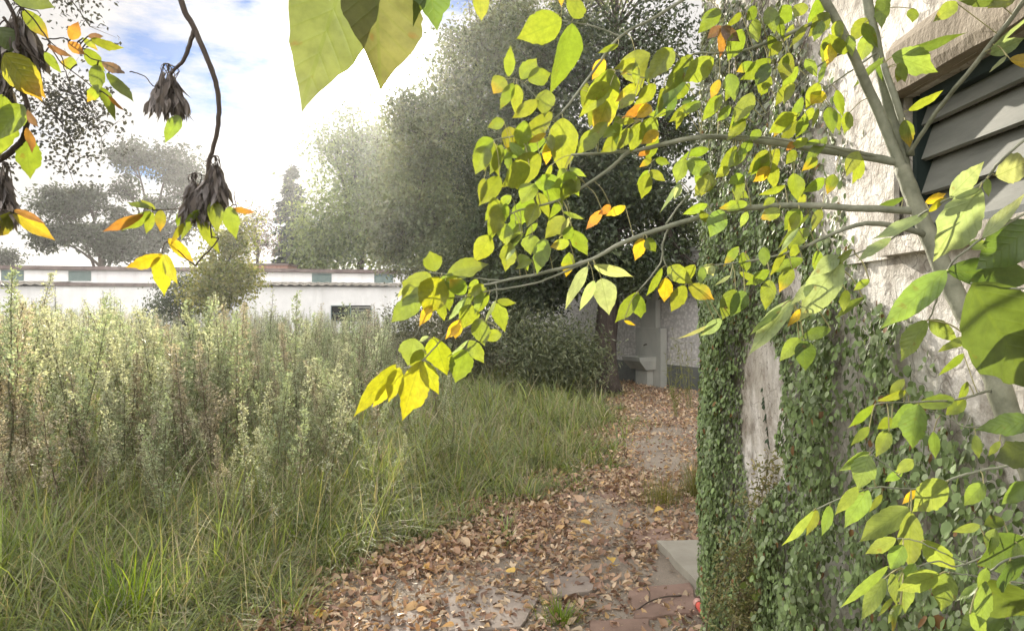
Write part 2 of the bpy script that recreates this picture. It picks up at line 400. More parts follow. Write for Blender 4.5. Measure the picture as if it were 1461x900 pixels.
M_conc = solid_mat('concrete slab', [(.3, (.24, .22, .18)), (.55, (.32, .30, .25)), (.8, (.38, .355, .30))], 3, .9, ((40, .6, .003), (160, .6, .002)))
slab([(937, 785), (1006, 783), (1024, 862), (1001, 851)], .05, 'smooth grey concrete slab lying against the foot of the ivy wall', M_conc, .004, 'concrete slab', 'concrete_slab')
slab([(628, 858), (690, 842), (768, 862), (742, 905), (640, 912)], .022, 'grey paving stone half buried in leaves, left of the grass tuft', M_stone)
slab([(770, 830), (828, 820), (852, 848), (792, 862)], .02, 'greyish paving stone just behind the grass tuft', M_stone)
slab([(520, 893), (600, 878), (622, 915), (530, 935)], .02, 'paving stone at the bottom edge among the brown leaves', M_stone)
slab([(896, 846), (985, 838), (1003, 882), (905, 890)], .015, 'reddish paving stone crossed by a twig beside the concrete slab', M_stoner)
slab([(902, 764), (952, 757), (962, 778), (908, 785)], .018, 'small reddish paving stone just above the concrete slab', M_stoner)
slab([(846, 706), (905, 684), (935, 700), (885, 722)], .012, 'worn flat paving stone farther along the leafy path', M_stoner)
slab([(840, 893), (925, 890), (940, 930), (835, 935)], .015, 'reddish paving stone at the bottom edge right of the grass tuft', M_stoner)

# ------------------------------------------------------------------ ivy-covered building on the right
e_w = nrm(np.array([.0284, 1.0, 0])); n_w = np.array([-e_w[1], e_w[0], 0.0])   # along the wall away from us / outward
C0 = np.array([1.03, 3.9, 0.0])                                             # its far corner
AX = np.array([e_w, n_w, [0, 0, 1.0]])
def WL(s, o, z):      # s metres from the corner towards us, o outwards, z up
    return C0 - e_w * s + n_w * o + np.array([0, 0, z])
def wall_px(s, z):
    p = C0[None] - e_w[None] * s[:, None]; return CX + F_PX * p[:, 0] / p[:, 1], HY - F_PX * (z - EYE) / p[:, 1]
def plaster_extra(nt, co, c):
    f = ramp(nt, noise(nt, 1.7, 8, .68, co), [(.48, 0.0), (.60, .9)])
    c = mixc(nt, f, c, (.43, .395, .335))
    f2 = ramp(nt, noise(nt, 7.5, 6, .7, co), [(.46, 0.0), (.64, .8)])
    c = mixc(nt, f2, c, (.20, .165, .13))
    mp = nd(nt, 'ShaderNodeMapping'); mp.inputs['Scale'].default_value = (6, 6, .6); nt.links.new(co, mp.inputs[0])
    f3 = ramp(nt, noise(nt, 2.2, 5, .7, mp.outputs[0]), [(.5, 0.0), (.75, .6)])
    c = mixc(nt, f3, c, (.22, .20, .165))
    vo = nd(nt, 'ShaderNodeTexVoronoi', feature='DISTANCE_TO_EDGE'); vo.inputs['Scale'].default_value = 3.2
    wn = nd(nt, 'ShaderNodeVectorMath', operation='ADD'); nn = nd(nt, 'ShaderNodeTexNoise'); nn.inputs['Scale'].default_value = 6; nt.links.new(co, nn.inputs['Vector'])
    nt.links.new(co, wn.inputs[0]); nt.links.new(nn.outputs['Color'], wn.inputs[1]); nt.links.new(wn.outputs[0], vo.inputs['Vector'])
    cr = ramp(nt, vo.outputs['Distance'], [(.0, .7), (.02, 0.0)])
    return mixc(nt, cr, c, (.13, .11, .09))
M_plaster = solid_mat('old white plaster', [(.3, (.64, .61, .56)), (.5, (.73, .70, .65)), (.8, (.80, .775, .735))], 4, .95, ((6, 1, .03), (26, .6, .03), (110, .25, .02)), extra=plaster_extra)
M_lintel = solid_mat('stained concrete hood', [(.3, (.15, .125, .09)), (.55, (.25, .21, .16)), (.8, (.33, .29, .23))], 5, .95, ((20, 1, .012), (90, .4, .01)))
M_slat = solid_mat('weathered grey slat', [(.3, (.13, .135, .12)), (.55, (.19, .195, .175)), (.8, (.25, .25, .225))], 3, .8, ((60, .5, .002),), stretch=(1, 1, 6))
M_dark = solid_mat('dark inside', [(.3, (.006, .007, .008)), (.8, (.012, .013, .014))], 3, 1, ())
M_frame = solid_mat('dark green frame paint', [(.3, (.012, .022, .02)), (.8, (.03, .045, .042))], 8, .7, ((60, .5, .002),))
bld = empty('ivy_building', C0, 'old plastered building with a louvred vent window, its wall half covered in ivy', 'building')
W0, W1, Z0, Z1 = 2.07, 3.35, 1.775, 2.12            # window opening: s range and heights
TH, HT, S1 = .28, 4.6, 8.0
wl = MB()
def wbox(mb, s0, s1, o0, o1, z0, z1):
    mb.box(WL((s0 + s1) / 2, (o0 + o1) / 2, (z0 + z1) / 2), ((s1 - s0) / 2, (o1 - o0) / 2, (z1 - z0) / 2), AX)
def wface(mb, s0, s1, z0, z1, n=40):
    """front skin with gentle unevenness"""
    S, Z = np.meshgrid(np.linspace(s0, s1, n), np.linspace(z0, z1, n)); s_, z_ = S.ravel(), Z.ravel()
    o = .016 * vnoise(np.stack([s_ * 1.1, z_ * 1.1], -1), 5) + .004
    V = C0[None] - e_w[None] * s_[:, None] + n_w[None] * o[:, None]; V[:, 2] = z_
    i = (np.arange(n - 1) * n)[:, None] + np.arange(n - 1)[None]
    mb.add(V, np.stack([i, i + 1, i + n + 1, i + n], -1).reshape(-1, 4))
for a in ((0, W0, -.3, HT), (W1, S1, -.3, HT), (W0, W1, -.3, Z0), (W0, W1, Z1, HT)):
    wbox(wl, a[0], a[1], -TH, 0, a[2], a[3]); wface(wl, *a)
wbox(wl, -.0, TH, -5, -TH - .001, -.3, HT); wbox(wl, S1 - TH, S1, -5, -TH - .001, -.3, HT); wbox(wl, 0, S1, -5.28, -5.001, -.3, HT)
part(wl, 'wall', M_plaster, bld, False)
rf = MB(); wbox(rf, -.2, S1 + .2, -5.4, .22, HT + .002, HT + .16); part(rf, 'roof', M_lintel, bld, False)
hd = MB()
sg = np.linspace(W0 - .005, W1 + .25, 26)
prof = [(.0, Z1 + .15), (.025, Z1 + .135), (.042, Z1 + .11), (.048, Z1 + .02), (.04, Z1 - .002), (.0, Z1 - .002)]
V = np.array([WL(s, o + (.003 * random.random() if o else .0), z + .006 * random.random()) for s in sg for o, z in prof]); k = len(prof)
hd.add(V, [[i * k + j, i * k + j + 1, (i + 1) * k + j + 1, (i + 1) * k + j] for i in range(25) for j in range(k - 1)], [[0, 1, 2], [0, 2, 3], [0, 3, 4], [0, 4, 5]])
part(hd, 'lintel', M_lintel, bld, False)
pl = MB(); wbox(pl, W0 - .28, W0 - .0, .012, .0255, Z0 - .05, Z1 + .0)
part(pl, 'window_surround', M_plaster, bld, False)
sl = MB(); wbox(sl, W0 - .04, W1 + .2, .012, .05, Z0 - .045, Z0 - .004); part(sl, 'window_sill', M_plaster, bld, False)
win = MB(); wbox(win, W0 + .001, W0 + .02, -.075, -.02, Z0 + .001, Z1 - .001); wbox(win, W1 - .035, W1 - .001, -.075, -.02, Z0 + .001, Z1 - .001)
wbox(win, W0 + .036, W1 - .036, -.075, -.02, Z1 - .03, Z1 - .001); wbox(win, W0 + .036, W1 - .036, -.075, -.02, Z0 + .001, Z0 + .025)
wo = part(win, 'window', M_frame, bld, False)
for k in range(4):
    z = Z0 + .062 + k * .0835; mb = MB(); a = rad(19)
    ax = np.array([e_w, n_w * math.cos(a) - np.array([0, 0, 1]) * math.sin(a) * 1.0, n_w * math.sin(a) + np.array([0, 0, 1]) * math.cos(a)])
    ax = np.array([e_w, n_w * math.sin(a) - np.array([0, 0, 1.]) * math.cos(a), n_w * math.cos(a) + np.array([0, 0, 1.]) * math.sin(a)])
    mb.box(WL((W0 + W1) / 2, -.05, z), ((W1 - W0) / 2 - .022, .0445, .006), ax)
    part(mb, 'slat', M_slat, wo, False)
bk = MB(); wbox(bk, W0 + .04, W1 - .04, -.26, -.25, Z0, Z1); part(bk, 'backing', M_dark, wo, False)

# ivy: creeping fig leaves lying on the wall, dense low down, thin and dried higher up
def ivy_density(s, z):
    x, y = wall_px(s, z); n = vnoise(np.stack([s * 5.0, z * 5.0], -1), 9) * .55 + vnoise(np.stack([s * 14., z * 14.], -1), 4) * .45
    n2 = vnoise(np.stack([s * 9., z * 2.2], -1), 21)
    top = np.interp(x, [1000, 1060, 1130, 1200, 1300, 1360, 1461, 1600], [330, 350, 385, 400, 420, 520, 665, 700])
    d = np.clip((y - top) / 45, 0, 1) * 1.25
    edge = np.interp(x, [1000, 1040, 1075, 1100], [1.0, .9, .3, 0]) * np.clip((y - 90) / 160, 0, 1)
    d = np.maximum(d, edge * .95)
    up = np.where(y <= top + 20, 1.0 * np.clip(1.2 - (x - 1010) / 420, .5, 1) * np.clip((1250 - x) / 60, 0, 1) * np.clip((y + 90) / 160, .4, 1), 0)
    up = np.where(y < 60, up * .9, up)
    d = np.maximum(d, up * (n2 * .8 + .45))
    hole = np.exp(-(((x - 1097 - (y - 590) * .02) / 33) ** 2) - ((y - 585) / 112) ** 4) * 1.5 + np.exp(-(((x - 1083) / 14) ** 2) - ((y - 720) / 40) ** 4) * .9
    hole += .8 * np.exp(-((x - 1195) / 14) ** 2 - ((y - 757) / 20) ** 2) + .7 * np.exp(-((x - 1315) / 16) ** 2 - ((y - 885) / 24) ** 2)
    hole += .55 * np.exp(-((x - 1340) / 50) ** 2 - ((y - 610) / 55) ** 2) + .5 * np.exp(-((x - 1130) / 30) ** 2 - ((y - 400) / 25) ** 2) + .5 * np.exp(-((x - 1170) / 30) ** 2 - ((y - 700) / 30) ** 2)
    return d - hole * 1.3, n, y, x
iv = MB(); N_ = 240000
s_ = 3.0 * R.random(N_) ** 1.0 - .02; z_ = R.random(N_) * 3.6
dn, nn_, yp, xp = ivy_density(s_, z_); keep = (R.random(N_) < 1 / (1 + np.exp(-(dn - nn_ - .06) * 11))) & (dn > .03) & (xp < 1560) & (yp < 1100) & (yp > -60)
keep &= ~((s_ > W0 - .02) & (z_ > Z0 - .03) & (z_ < Z1 + .12))
keep &= ~((np.abs(xp - (1005 + (yp - 862) * .6)) < 17) & (yp > 845) & (yp < 925) & ~((yp > 872) & (yp < 882)))
s_, z_, dn, nn_, yp, xp = (a[keep] for a in (s_, z_, dn, nn_, yp, xp))
# thin out where the leaves are already piled
sel = R.random(len(s_)) < np.interp(s_, [0, 1, 2.4], [.62, .5, .34]); s_, z_, dn, nn_, yp, xp = (a[sel] for a in (s_, z_, dn, nn_, yp, xp)); n = len(s_)
depth = np.clip(dn - nn_, 0, 1)
bul = .19 * vnoise(np.stack([s_ * 5.5, z_ * 1.4], -1), 31) ** 1.6 + .04 * vnoise(np.stack([s_ * 13, z_ * 9], -1), 33) + .05 * np.clip(1 - np.abs(s_ - .1) / .5, 0, 1) * np.clip((yp - 380) / 200, 0, 1) + .07 * np.clip((yp - 780) / 100, 0, 1) * vnoise(np.stack([s_ * 6, z_ * 5], -1), 37)
bul = np.minimum(bul, .035 + .16 * np.clip((s_ - .12) / .7, 0, 1)); o_ = .02 + depth * bul * (1 - .75 * R.random(n) ** 1.6)
Pb = C0[None] - e_w[None] * s_[:, None] + n_w[None] * o_[:, None]; Pb[:, 2] = z_
A = np.stack([R.normal(0, .5, n), R.normal(0, .2, n), -np.ones(n)], -1); A = A @ np.array([e_w, n_w, [0, 0, 1.]]) + n_w * R.uniform(.05, .55, n)[:, None]
Nn = n_w[None] + rdir(n) * .55 + np.array([0, 0, .3])
Ls = R.uniform(.012, .030, n) * R.uniform(.7, 1.1, n); dry = np.clip((330 - yp) / 200, 0, 1) * (xp < 1240)
cg = np.array([.18, .25, .10]) * R.uniform(.6, 1.5, n)[:, None]; lightg = R.random(n)[:, None] < .22
cg = np.where(lightg, np.array([.27, .33, .19]) * R.uniform(.8, 1.2, n)[:, None], cg)
cd = np.array([.25, .275, .20]) * R.uniform(.5, 1.15, n)[:, None]
cc = np.where((R.random(n) < dry * .8)[:, None], cd, cg); cc = np.where((R.random(n) < .018)[:, None], np.array([.22, .12, .05]), cc)
leaves(iv, Pb, A, Nn, Ls, Ls * R.uniform(.7, .95, n), cc, ROUND, bend=R.uniform(-.1, .3, n), fold=R.uniform(-.1, .35, n))
ivy = empty('ivy', C0, 'dense dark green creeping ivy clinging to the old plaster wall', 'ivy')
part(iv, 'foliage', M_ivy, ivy)
st = MB()
for k in range(12):
    s0 = R.uniform(.0, 2.3); z = R.uniform(0, .4); top = R.uniform(1.2, 3.2) * (1 if s0 < 1 else .55); pts = []; s = s0
    while z < top:
        pts.append(WL(s, .016 + R.uniform(0, .006), z)); z += .07; s += R.normal(0, .02)
    xx = wall_px(np.array([s0]), np.array([1.3]))[0][0]
    if len(pts) > 3 and not (s0 > 1.9 and top > 1.6) and not 1050 < xx < 1140: st.tube(pts, np.linspace(.0035, .0015, len(pts)), 4, (.12, .095, .075))
for k in range(60):   # loose dry tendrils on the upper wall
    s = R.uniform(.02, 1.5); z = R.uniform(1.9, 3.3); pts = [WL(s, .018, z)]; a = R.uniform(.6, 2.4)
    for q in range(6): a += R.normal(0, .35); s += .05 * math.cos(a); z += .05 * math.sin(a); pts.append(WL(max(s, .01), .02 + R.uniform(0, .015), z))
    st.tube(pts, .0017, 3, (.14, .115, .09), False)
part(st, 'stem', M_stem, ivy)
# one strand climbing the bare plaster gap
vs_ = MB(); pts = []
for t in np.linspace(0, 1, 14):
    x, y = 1093 + 9 * t, 552 + 80 * t; rr = (x - CX) / F_PX; d = .919 / (rr - .0284); pts.append(P(x, y, d) + n_w * .012)
vs_.tube(pts, .002, 4, (.10, .08, .05)); vs_l = MB(); pp = np.repeat(np.array(pts), 2, 0)
leaves(vs_l, pp, np.array([0, 0, -1.]) + rdir(len(pp)) * .7, n_w[None] + rdir(len(pp)) * .3, .024, .017, np.array([.05, .08, .04]), ROUND)
vo_ = part(vs_, 'stem', M_stem, ivy); part(vs_l, 'foliage', M_ivy, ivy)

# red pipe poking from the ivy foot
pipe = empty('plastic_pipe', G(1012, 868), 'faded red plastic pipe lying at the foot of the ivy wall', 'pipe')
mb = MB(); a, b = G(996, 860, .06), G(1036, 930, .05); pts = smooth_path([a, (a + b) / 2 + np.array([0, 0, .012]), b], 14)
mb.tube(pts, .021, 14, (.9, .16, .12), False); mb.tube(pts, .017, 14, (.3, .08, .05), False)
M_pipe = solid_mat('faded red plastic', [(.3, (.55, .6, .6)), (.7, (.95, .95, .95))], 14, .5, ((60, .4, .002),), attr=True)
part(mb, 'tube', M_pipe, pipe)
mb = MB(); dr = nrm(pts[0] - pts[2]); mb.tube([pts[0] - dr * .035, pts[0] + dr * .012], .025, 16, (.75, .42, .36), False); mb.tube([pts[0] - dr * .035, pts[0] + dr * .012], .0215, 16, (.5, .2, .12), False)
tag(part(mb, 'collar', M_pipe, pipe), 'paler pink collar at the open end')

# ------------------------------------------------------------------ far white building
O_b = np.array([-32.2, 46.5, 0.]); e_b = nrm(np.array([25, 5.9, 0.])); f_b = np.array([-e_b[1], e_b[0], 0.])
AB = np.array([e_b, f_b, [0, 0, 1.]])
def ub(px, off):       # distance along the facade where pixel column px meets the plane `off` metres in front of it
    k = (px - CX) / F_PX; q = O_b - f_b * off
    return (k * q[1] - q[0]) / (e_b[0] - k * e_b[1])
def bbox(mb, u0, u1, o0, o1, z0, z1):   # o = metres in front of the upper facade
    mb.box(O_b + e_b * (u0 + u1) / 2 - f_b * (o0 + o1) / 2 + np.array([0, 0, (z0 + z1) / 2]), (abs(u1 - u0) / 2, abs(o1 - o0) / 2, (z1 - z0) / 2), AB)
def wash_extra(nt, co, c):
    mp = nd(nt, 'ShaderNodeMapping'); mp.inputs['Scale'].default_value = (1, 1, .15); nt.links.new(co, mp.inputs[0])
    f = ramp(nt, noise(nt, 1.2, 6, .7, mp.outputs[0]), [(.5, 0.0), (.8, .45)]); return mixc(nt, f, c, (.38, .37, .36))
M_white = solid_mat('whitewashed wall', [(.3, (.62, .62, .62)), (.7, (.78, .78, .78))], .8, .9, ((4, .5, .02),), extra=wash_extra)
M_fascia = solid_mat('dark roof edge', [(.3, (.10, .08, .075)), (.7, (.19, .15, .14))], 2, .9, ())
M_shut = solid_mat('grey green shutter', [(.3, (.10, .145, .14)), (.7, (.15, .20, .19))], 3, .7, ())
M_corr = solid_mat('pale corrugated roofing', [(.3, (.40, .37, .33)), (.7, (.55, .52, .47))], 1.5, .8, ())
M_brick = solid_mat('old red brick', [(.3, (.20, .10, .075)), (.7, (.32, .19, .15))], 4, .9, ())
hb = empty('long_building', O_b, 'long low white building with clerestory windows beyond the overgrown field', 'building')
uE = ub(592, 0)
mb = MB(); bbox(mb, -16, uE, -6, 0, 0, 4.05); part(mb, 'wall', M_white, hb, False)
mb = MB(); bbox(mb, -16.3, uE + .3, -6.3, .28, 4.07, 4.30); part(mb, 'roof', M_fascia, hb, False)
for x0, x1 in ((2, 34), (98, 130), (445, 473), (534, 561)):
    u0, u1 = ub(x0, 0), ub(x1, 0); fr = MB(); bbox(fr, u0, u1, .002, .05, 3.36, 4.0); w = part(fr, 'window', M_shut, hb, False)
    sm = MB(); bbox(sm, u0 - .06, u1 + .06, .002, .09, 3.28, 3.355); part(sm, 'sill', M_white, w, False)
def lower(x0, x1, off, zt, corr, name):
    u0, u1 = ub(x0, off), ub(x1, off); mb = MB(); bbox(mb, u0, u1, .003, off, 0, zt - .22); part(mb, 'lower_wall', M_white, hb, False)
    if corr:
        mb = MB(); n = int((u1 - u0) / .07); uu = np.linspace(u0 - .2, u1 + .2, n); zz = .045 * np.sin(uu / .55 * 2 * math.pi) + .03 * vnoise(np.stack([uu * .8, uu * 0], -1), 3)
        rows = []
        for o, dz in ((off + .35, 0), (off + .35, -.13), (.01, .18)):
            p = O_b[None] + e_b[None] * uu[:, None] - f_b[None] * o; p[:, 2] = zt + zz * (1 if dz <= 0 else .3) + dz; rows.append(p)
        V = np.concatenate(rows); i = np.arange(n - 1)
        mb.add(V, np.concatenate([np.stack([i, i + 1, n + i + 1, n + i], -1), np.stack([i, i + 1, 2 * n + i + 1, 2 * n + i], -1)]))
        part(mb, 'eave', M_corr, hb)
    else:
        mb = MB(); bbox(mb, u0 - .1, u1 + .1, .003, off + .12, zt - .218, zt - .02); part(mb, 'parapet', M_fascia, hb, False)
    return u0, u1
lower(-120, 79, 2.2, 3.16, True, 'a'); lower(80, 300, 4.2, 3.14, False, 'b'); lower(330, 572, 3.0, 3.22, True, 'c')
u0, u1 = ub(472, 3.0), ub(530, 3.0); um = u0 * .52 + u1 * .48
mb = MB(); bbox(mb, u0, u1, 3.002, 3.04, .75, 1.8); w = part(mb, 'window', M_dark, hb, False)
for k in range(5):
    mb = MB(); bbox(mb, um + .08, u1 - .06, 3.045, 3.09, .80 + k * .2, .92 + k * .2); part(mb, 'slat', M_slat, w, False)
mb = MB()
for a_, b_ in ((u0, u0 + .05), (um - .04, um + .04), (u1 - .05, u1)): bbox(mb, a_, b_, 3.045, 3.1, .75, 1.8)
bbox(mb, u0 + .051, um - .041, 3.045, 3.1, 1.74, 1.8); bbox(mb, u0 + .051, um - .041, 3.045, 3.1, .75, .81); bbox(mb, u0 + .051, um - .041, 3.045, 3.09, 1.25, 1.29)
part(mb, 'frame', M_shut, w, False)
bw = empty('brick_shed', P(390, 440, 58) * np.array([1, 1, 0]), 'low red brick structure showing just above the white building\'s roof', 'shed')
mb = MB(); c = P(388, 440, 58); mb.box((c[0], 58, 2.45), (1.6, 1.2, 2.45)); part(mb, 'wall', M_brick, bw, False)
mb = MB(); mb.box((c[0], 58, 4.98), (1.7, 1.3, .07)); part(mb, 'roof', M_fascia, bw, False)

# ------------------------------------------------------------------ wall with the fountain
P1 = np.array([2.77, 15.63, 0]); e_f = nrm(np.array([.49, -.87, 0])); n_f = np.array([e_f[1], -e_f[0], 0.])   # outward: to us and left
AF = np.array([e_f, n_f, [0, 0, 1.]])
def fbox(mb, t0, t1, o0, o1, z0, z1): mb.box(P1 + e_f * (t0 + t1) / 2 + n_f * (o0 + o1) / 2 + np.array([0, 0, (z0 + z1) / 2]), (abs(t1 - t0) / 2, abs(o1 - o0) / 2, (z1 - z0) / 2), AF)
def rough_extra(nt, co, c):
    vo = nd(nt, 'ShaderNodeTexVoronoi'); vo.inputs['Scale'].default_value = 16; nt.links.new(co, vo.inputs['Vector'])
    f = ramp(nt, vo.outputs['Distance'], [(.2, 0.0), (.7, .7)]); return mixc(nt, f, c, (.36, .35, .335))
M_rough = solid_mat('roughcast render', [(.3, (.58, .56, .54)), (.7, (.74, .72, .69))], 1.5, .95, ((17, 1, .05), (45, .6, .05)), extra=rough_extra)
M_plinth = solid_mat('dark plinth', [(.3, (.09, .10, .095)), (.7, (.16, .165, .155))], 2, .95, ((20, .7, .02),))
M_foun = solid_mat('weathered grey cement', [(.3, (.27, .28, .255)), (.55, (.37, .375, .34)), (.8, (.46, .45, .41))], 2.2, .9, ((25, .6, .01), (90, .4, .008)), stretch=(1, 1, .5))
rw = empty('roughcast_wall', P1, 'pale roughcast garden wall with a dark plinth behind the old fountain', 'wall')
mb = MB(); fbox(mb, -6, 7, -.25, 0, 0, 2.7); part(mb, 'render', M_rough, rw, False)
mb = MB(); fbox(mb, -6, 7, .002, .035, 0, .47); part(mb, 'plinth', M_plinth, rw, False)
mb = MB(); fbox(mb, -6.05, 7.05, -.30, .05, 2.702, 2.78); part(mb, 'coping', M_foun, rw, False)
fo = empty('wall_fountain', P1, 'old grey cement wall fountain with a stepped back panel and small basin', 'fountain')
mb = MB(); fbox(mb, 0, .79, .037, .20, 0, 1.2); part(mb, 'back_panel', M_foun, fo, False)
mb = MB(); fbox(mb, .12, .60, .037, .17, 1.202, 1.98); part(mb, 'upper_panel', M_foun, fo, False)
mb = MB(); t0, t1 = .10, .66      # tapering trough, open on top
def trough(o, z, inset=0.0, oi=0.0): return [P1 + e_f * (t0 + inset) + n_f * (.201 + oi) + [0, 0, z], P1 + e_f * (t1 - inset) + n_f * (.201 + oi) + [0, 0, z], P1 + e_f * (t1 - inset) + n_f * (o) + [0, 0, z], P1 + e_f * (t0 + inset) + n_f * o + [0, 0, z]]
V = np.array(trough(.44, .36, .03) + trough(.62, .54) + trough(.64, .62) + trough(.58, .62, .06, .05) + trough(.46, .45, .09, .05))
qs = [[0, 1, 2, 3], [16, 17, 18, 19]]
for r_ in range(4): qs += [[r_ * 4 + i, r_ * 4 + (i + 1) % 4, r_ * 4 + 4 + (i + 1) % 4, r_ * 4 + 4 + i] for i in range(4)]
mb.add(V, qs); part(mb, 'basin', M_foun, fo, False)
mb = MB(); fbox(mb, .2, .56, .202, .36, 0, .36); part(mb, 'pedestal', M_foun, fo, False)
mb = MB(); c = P1 + e_f * .36 + n_f * .2; mb.tube([c + [0, 0, .86], c + n_f * .05 + [0, 0, .86], c + n_f * .08 + [0, 0, .84]], .012, 8, (.1, .09, .07)); part(mb, 'spout', M_stem, fo)

# ------------------------------------------------------------------ trees
def clump_pts(c, r, n, sub, spread, shell=.55):
    """n points gathered round `sub` twig centres that fill an ellipsoid, thicker towards its skin"""
    d = rdir(sub); k = np.maximum(R.random(sub), R.random(sub) * (1 - shell) + shell * R.random(sub) ** .35)
    tc = np.asarray(c) + d * np.asarray(r) * k[:, None]
    i = R.integers(0, sub, n); g = R.normal(0, 1, (n, 3)) * np.array([1, 1, .75]) * spread
    return tc[i] + g, i, tc
def limb(mb, a, b, r0, r1, C=(.5, .5, .5), wob=.08, sides=6, n=9, sag=0.0):
    a, b = np.asarray(a, float), np.asarray(b, float); t = np.linspace(0, 1, n)[:, None]; L = np.linalg.norm(b - a)
    p = a * (1 - t) + b * t; p += np.cumsum(R.normal(0, wob * L / n, (n, 3)), 0) * np.sin(t * math.pi) ; p[:, 2] += sag * L * np.sin(t[:, 0] * math.pi)
    mb.tube(p, r0 + (r1 - r0) * t[:, 0] ** .8, sides, C); return p
def tree(name, base, label, clumps, cols, leaf, trunk_r, fork, mat=M_tree, cat='tree', bark=M_bark, spread=.35, aspect=.5, per=200, twigs=True, tm=CARD, down=.35, group=None, trunk_pts=None):
    """clumps: (centre, radii, n_leaves). trunk from base up to `fork`, limbs on to each clump"""
    base = np.asarray(base, float); t = empty(name, base, label, cat, group); tb, fb, lb = MB(), MB(), MB()
    fork = np.asarray(fork, float)
    if trunk_pts is None:
        n = 12; tt = np.linspace(0, 1, n)[:, None]; pts = base * (1 - tt) + fork * tt + np.cumsum(R.normal(0, .02, (n, 3)) * [1, 1, 0], 0); 
    else: pts = smooth_path(trunk_pts, 20)
    rr = np.interp(np.linspace(0, 1, len(pts)), [0, .08, .2, 1], [1.5, 1.15, 1.0, .55]) * trunk_r
    tb.tube(pts, rr, 10)
    cols = np.asarray(cols, float)
    for c, r, n in clumps:
        sp = spread * (np.mean(r) ** .5); sub = max(4, n // per)
        p, idx, tc = clump_pts(c, r, n, sub, sp)
        limb_end = np.asarray(c, float); k = R.integers(len(pts) // 2, len(pts)); 
        limb(lb, pts[k], limb_end, trunk_r * .42, trunk_r * .12, sides=5, sag=.08)
        if twigs:
            for q in range(min(sub, 26)): limb(lb, limb_end * .6 + np.asarray(pts[-1]) * .4 if q % 3 == 0 else limb_end, tc[q], trunk_r * .12, trunk_r * .03, sides=4, n=6, wob=.2)
        base_c = cols[R.integers(0, len(cols), sub)][idx] * (R.uniform(.75, 1.25, sub)[idx])[:, None]
        A = rdir(n) - np.array([0, 0, down]); Nn = rdir(n) + np.array([0, 0, .8])
        L = leaf * R.uniform(.6, 1.35, n)
        leaves(fb, p, A, Nn, L, L * aspect, base_c * R.uniform(.8, 1.2, n)[:, None], tm)
    tr = part(tb, 'trunk', bark, t); 
    if lb.n: part(lb, 'limbs', bark, t)
    part(fb, 'crown', mat, t); return t
def pc(px, py, d, rx, rz, n, ry=None):
    """a clump given by where it stands: column, height, distance and size"""
    k = d / F_PX; return (P(px, py, d), (rx * k, ry if ry else (rx + rz) / 2 * k * .9, rz * k), n)

dk = [(.045, .065, .03), (.06, .08, .038), (.035, .05, .028), (.075, .095, .042)]
# the big dark evergreen over the path
tree('evergreen_tree', G(864, 562), 'big dark evergreen tree with a thick black trunk beside the leafy path',
     [pc(900, 70, 14.5, 120, 60, 4200), pc(800, 95, 14, 85, 75, 5500), pc(940, 175, 14.5, 90, 65, 5500), pc(800, 235, 13.8, 75, 75, 12000), pc(880, 270, 14, 80, 60, 12000),
      pc(960, 325, 14.5, 70, 45, 4500), pc(800, 345, 13.6, 80, 62, 14000), pc(885, 380, 13.8, 66, 32, 5500), pc(745, 150, 15, 55, 80, 7000), pc(735, 300, 15, 55, 70, 9000), pc(880, -60, 15, 150, 60, 3000), pc(985, 395, 14.2, 40, 20, 900),
      pc(760, 410, 14.2, 65, 38, 8000)],
     dk, .10, .23, P(868, 250, 14.0), spread=.21, per=90, trunk_pts=[G(864, 562), P(863, 500, 14), P(866, 440, 14.05), P(872, 340, 14.1), P(880, 200, 14.2)])
# the thinner second stem close to it
mb = MB(); t2 = empty('thin_trunk', G(876, 556), 'thin dark stem growing right beside the thick black trunk', 'tree')
mb.tube(smooth_path([G(876, 556), P(876, 505, 14.5), P(879, 460, 14.5), P(884, 400, 14.5)], 14), .04, 7); part(mb, 'trunk', M_bark, t2)
mb = MB(); p_, i_, _ = clump_pts(P(886, 385, 14.5), (.5, .5, .45), 1500, 20, .2); n = len(p_); leaves(mb, p_, rdir(n), rdir(n), .08, .04, np.array(dk)[R.integers(0, 4, n)]); part(mb, 'crown', M_tree, t2)
# left dark trunk with bush crown
tree('dark_tree', G(730, 548), 'dark tree with a leaning trunk half hidden by bushes at the field edge',
     [pc(700, 350, 16, 60, 70, 9000), pc(740, 395, 15.6, 55, 45, 7000), pc(670, 410, 16.5, 40, 45, 4500), pc(700, 240, 17, 55, 70, 8000)],
     dk + [(.06, .075, .035)], .085, .15, P(732, 380, 15.5), spread=.26, per=110)
# tall grey-green tree the sun stands beside
gy = [(.13, .16, .08), (.16, .19, .10), (.11, .135, .07), (.20, .22, .12)]
tree('tall_tree', P(640, 440, 25) * [1, 1, 0], 'tall airy grey green tree rising beside the sun',
     [pc(640, 190, 25, 85, 75, 9500), pc(600, 280, 25, 75, 70, 9000), pc(680, 290, 25, 80, 80, 10000), pc(690, 110, 25, 75, 60, 6000), pc(745, 60, 25, 85, 55, 5500), pc(720, -15, 25, 80, 50, 2200),
      pc(640, 370, 24.5, 70, 50, 9000), pc(590, 165, 25, 42, 36, 3500), pc(660, 65, 25.5, 42, 34, 2200), pc(570, 340, 25, 45, 45, 5000), pc(830, 20, 26, 90, 60, 5000)],
     gy, .15, .28, P(660, 300, 25), spread=.27, per=95)
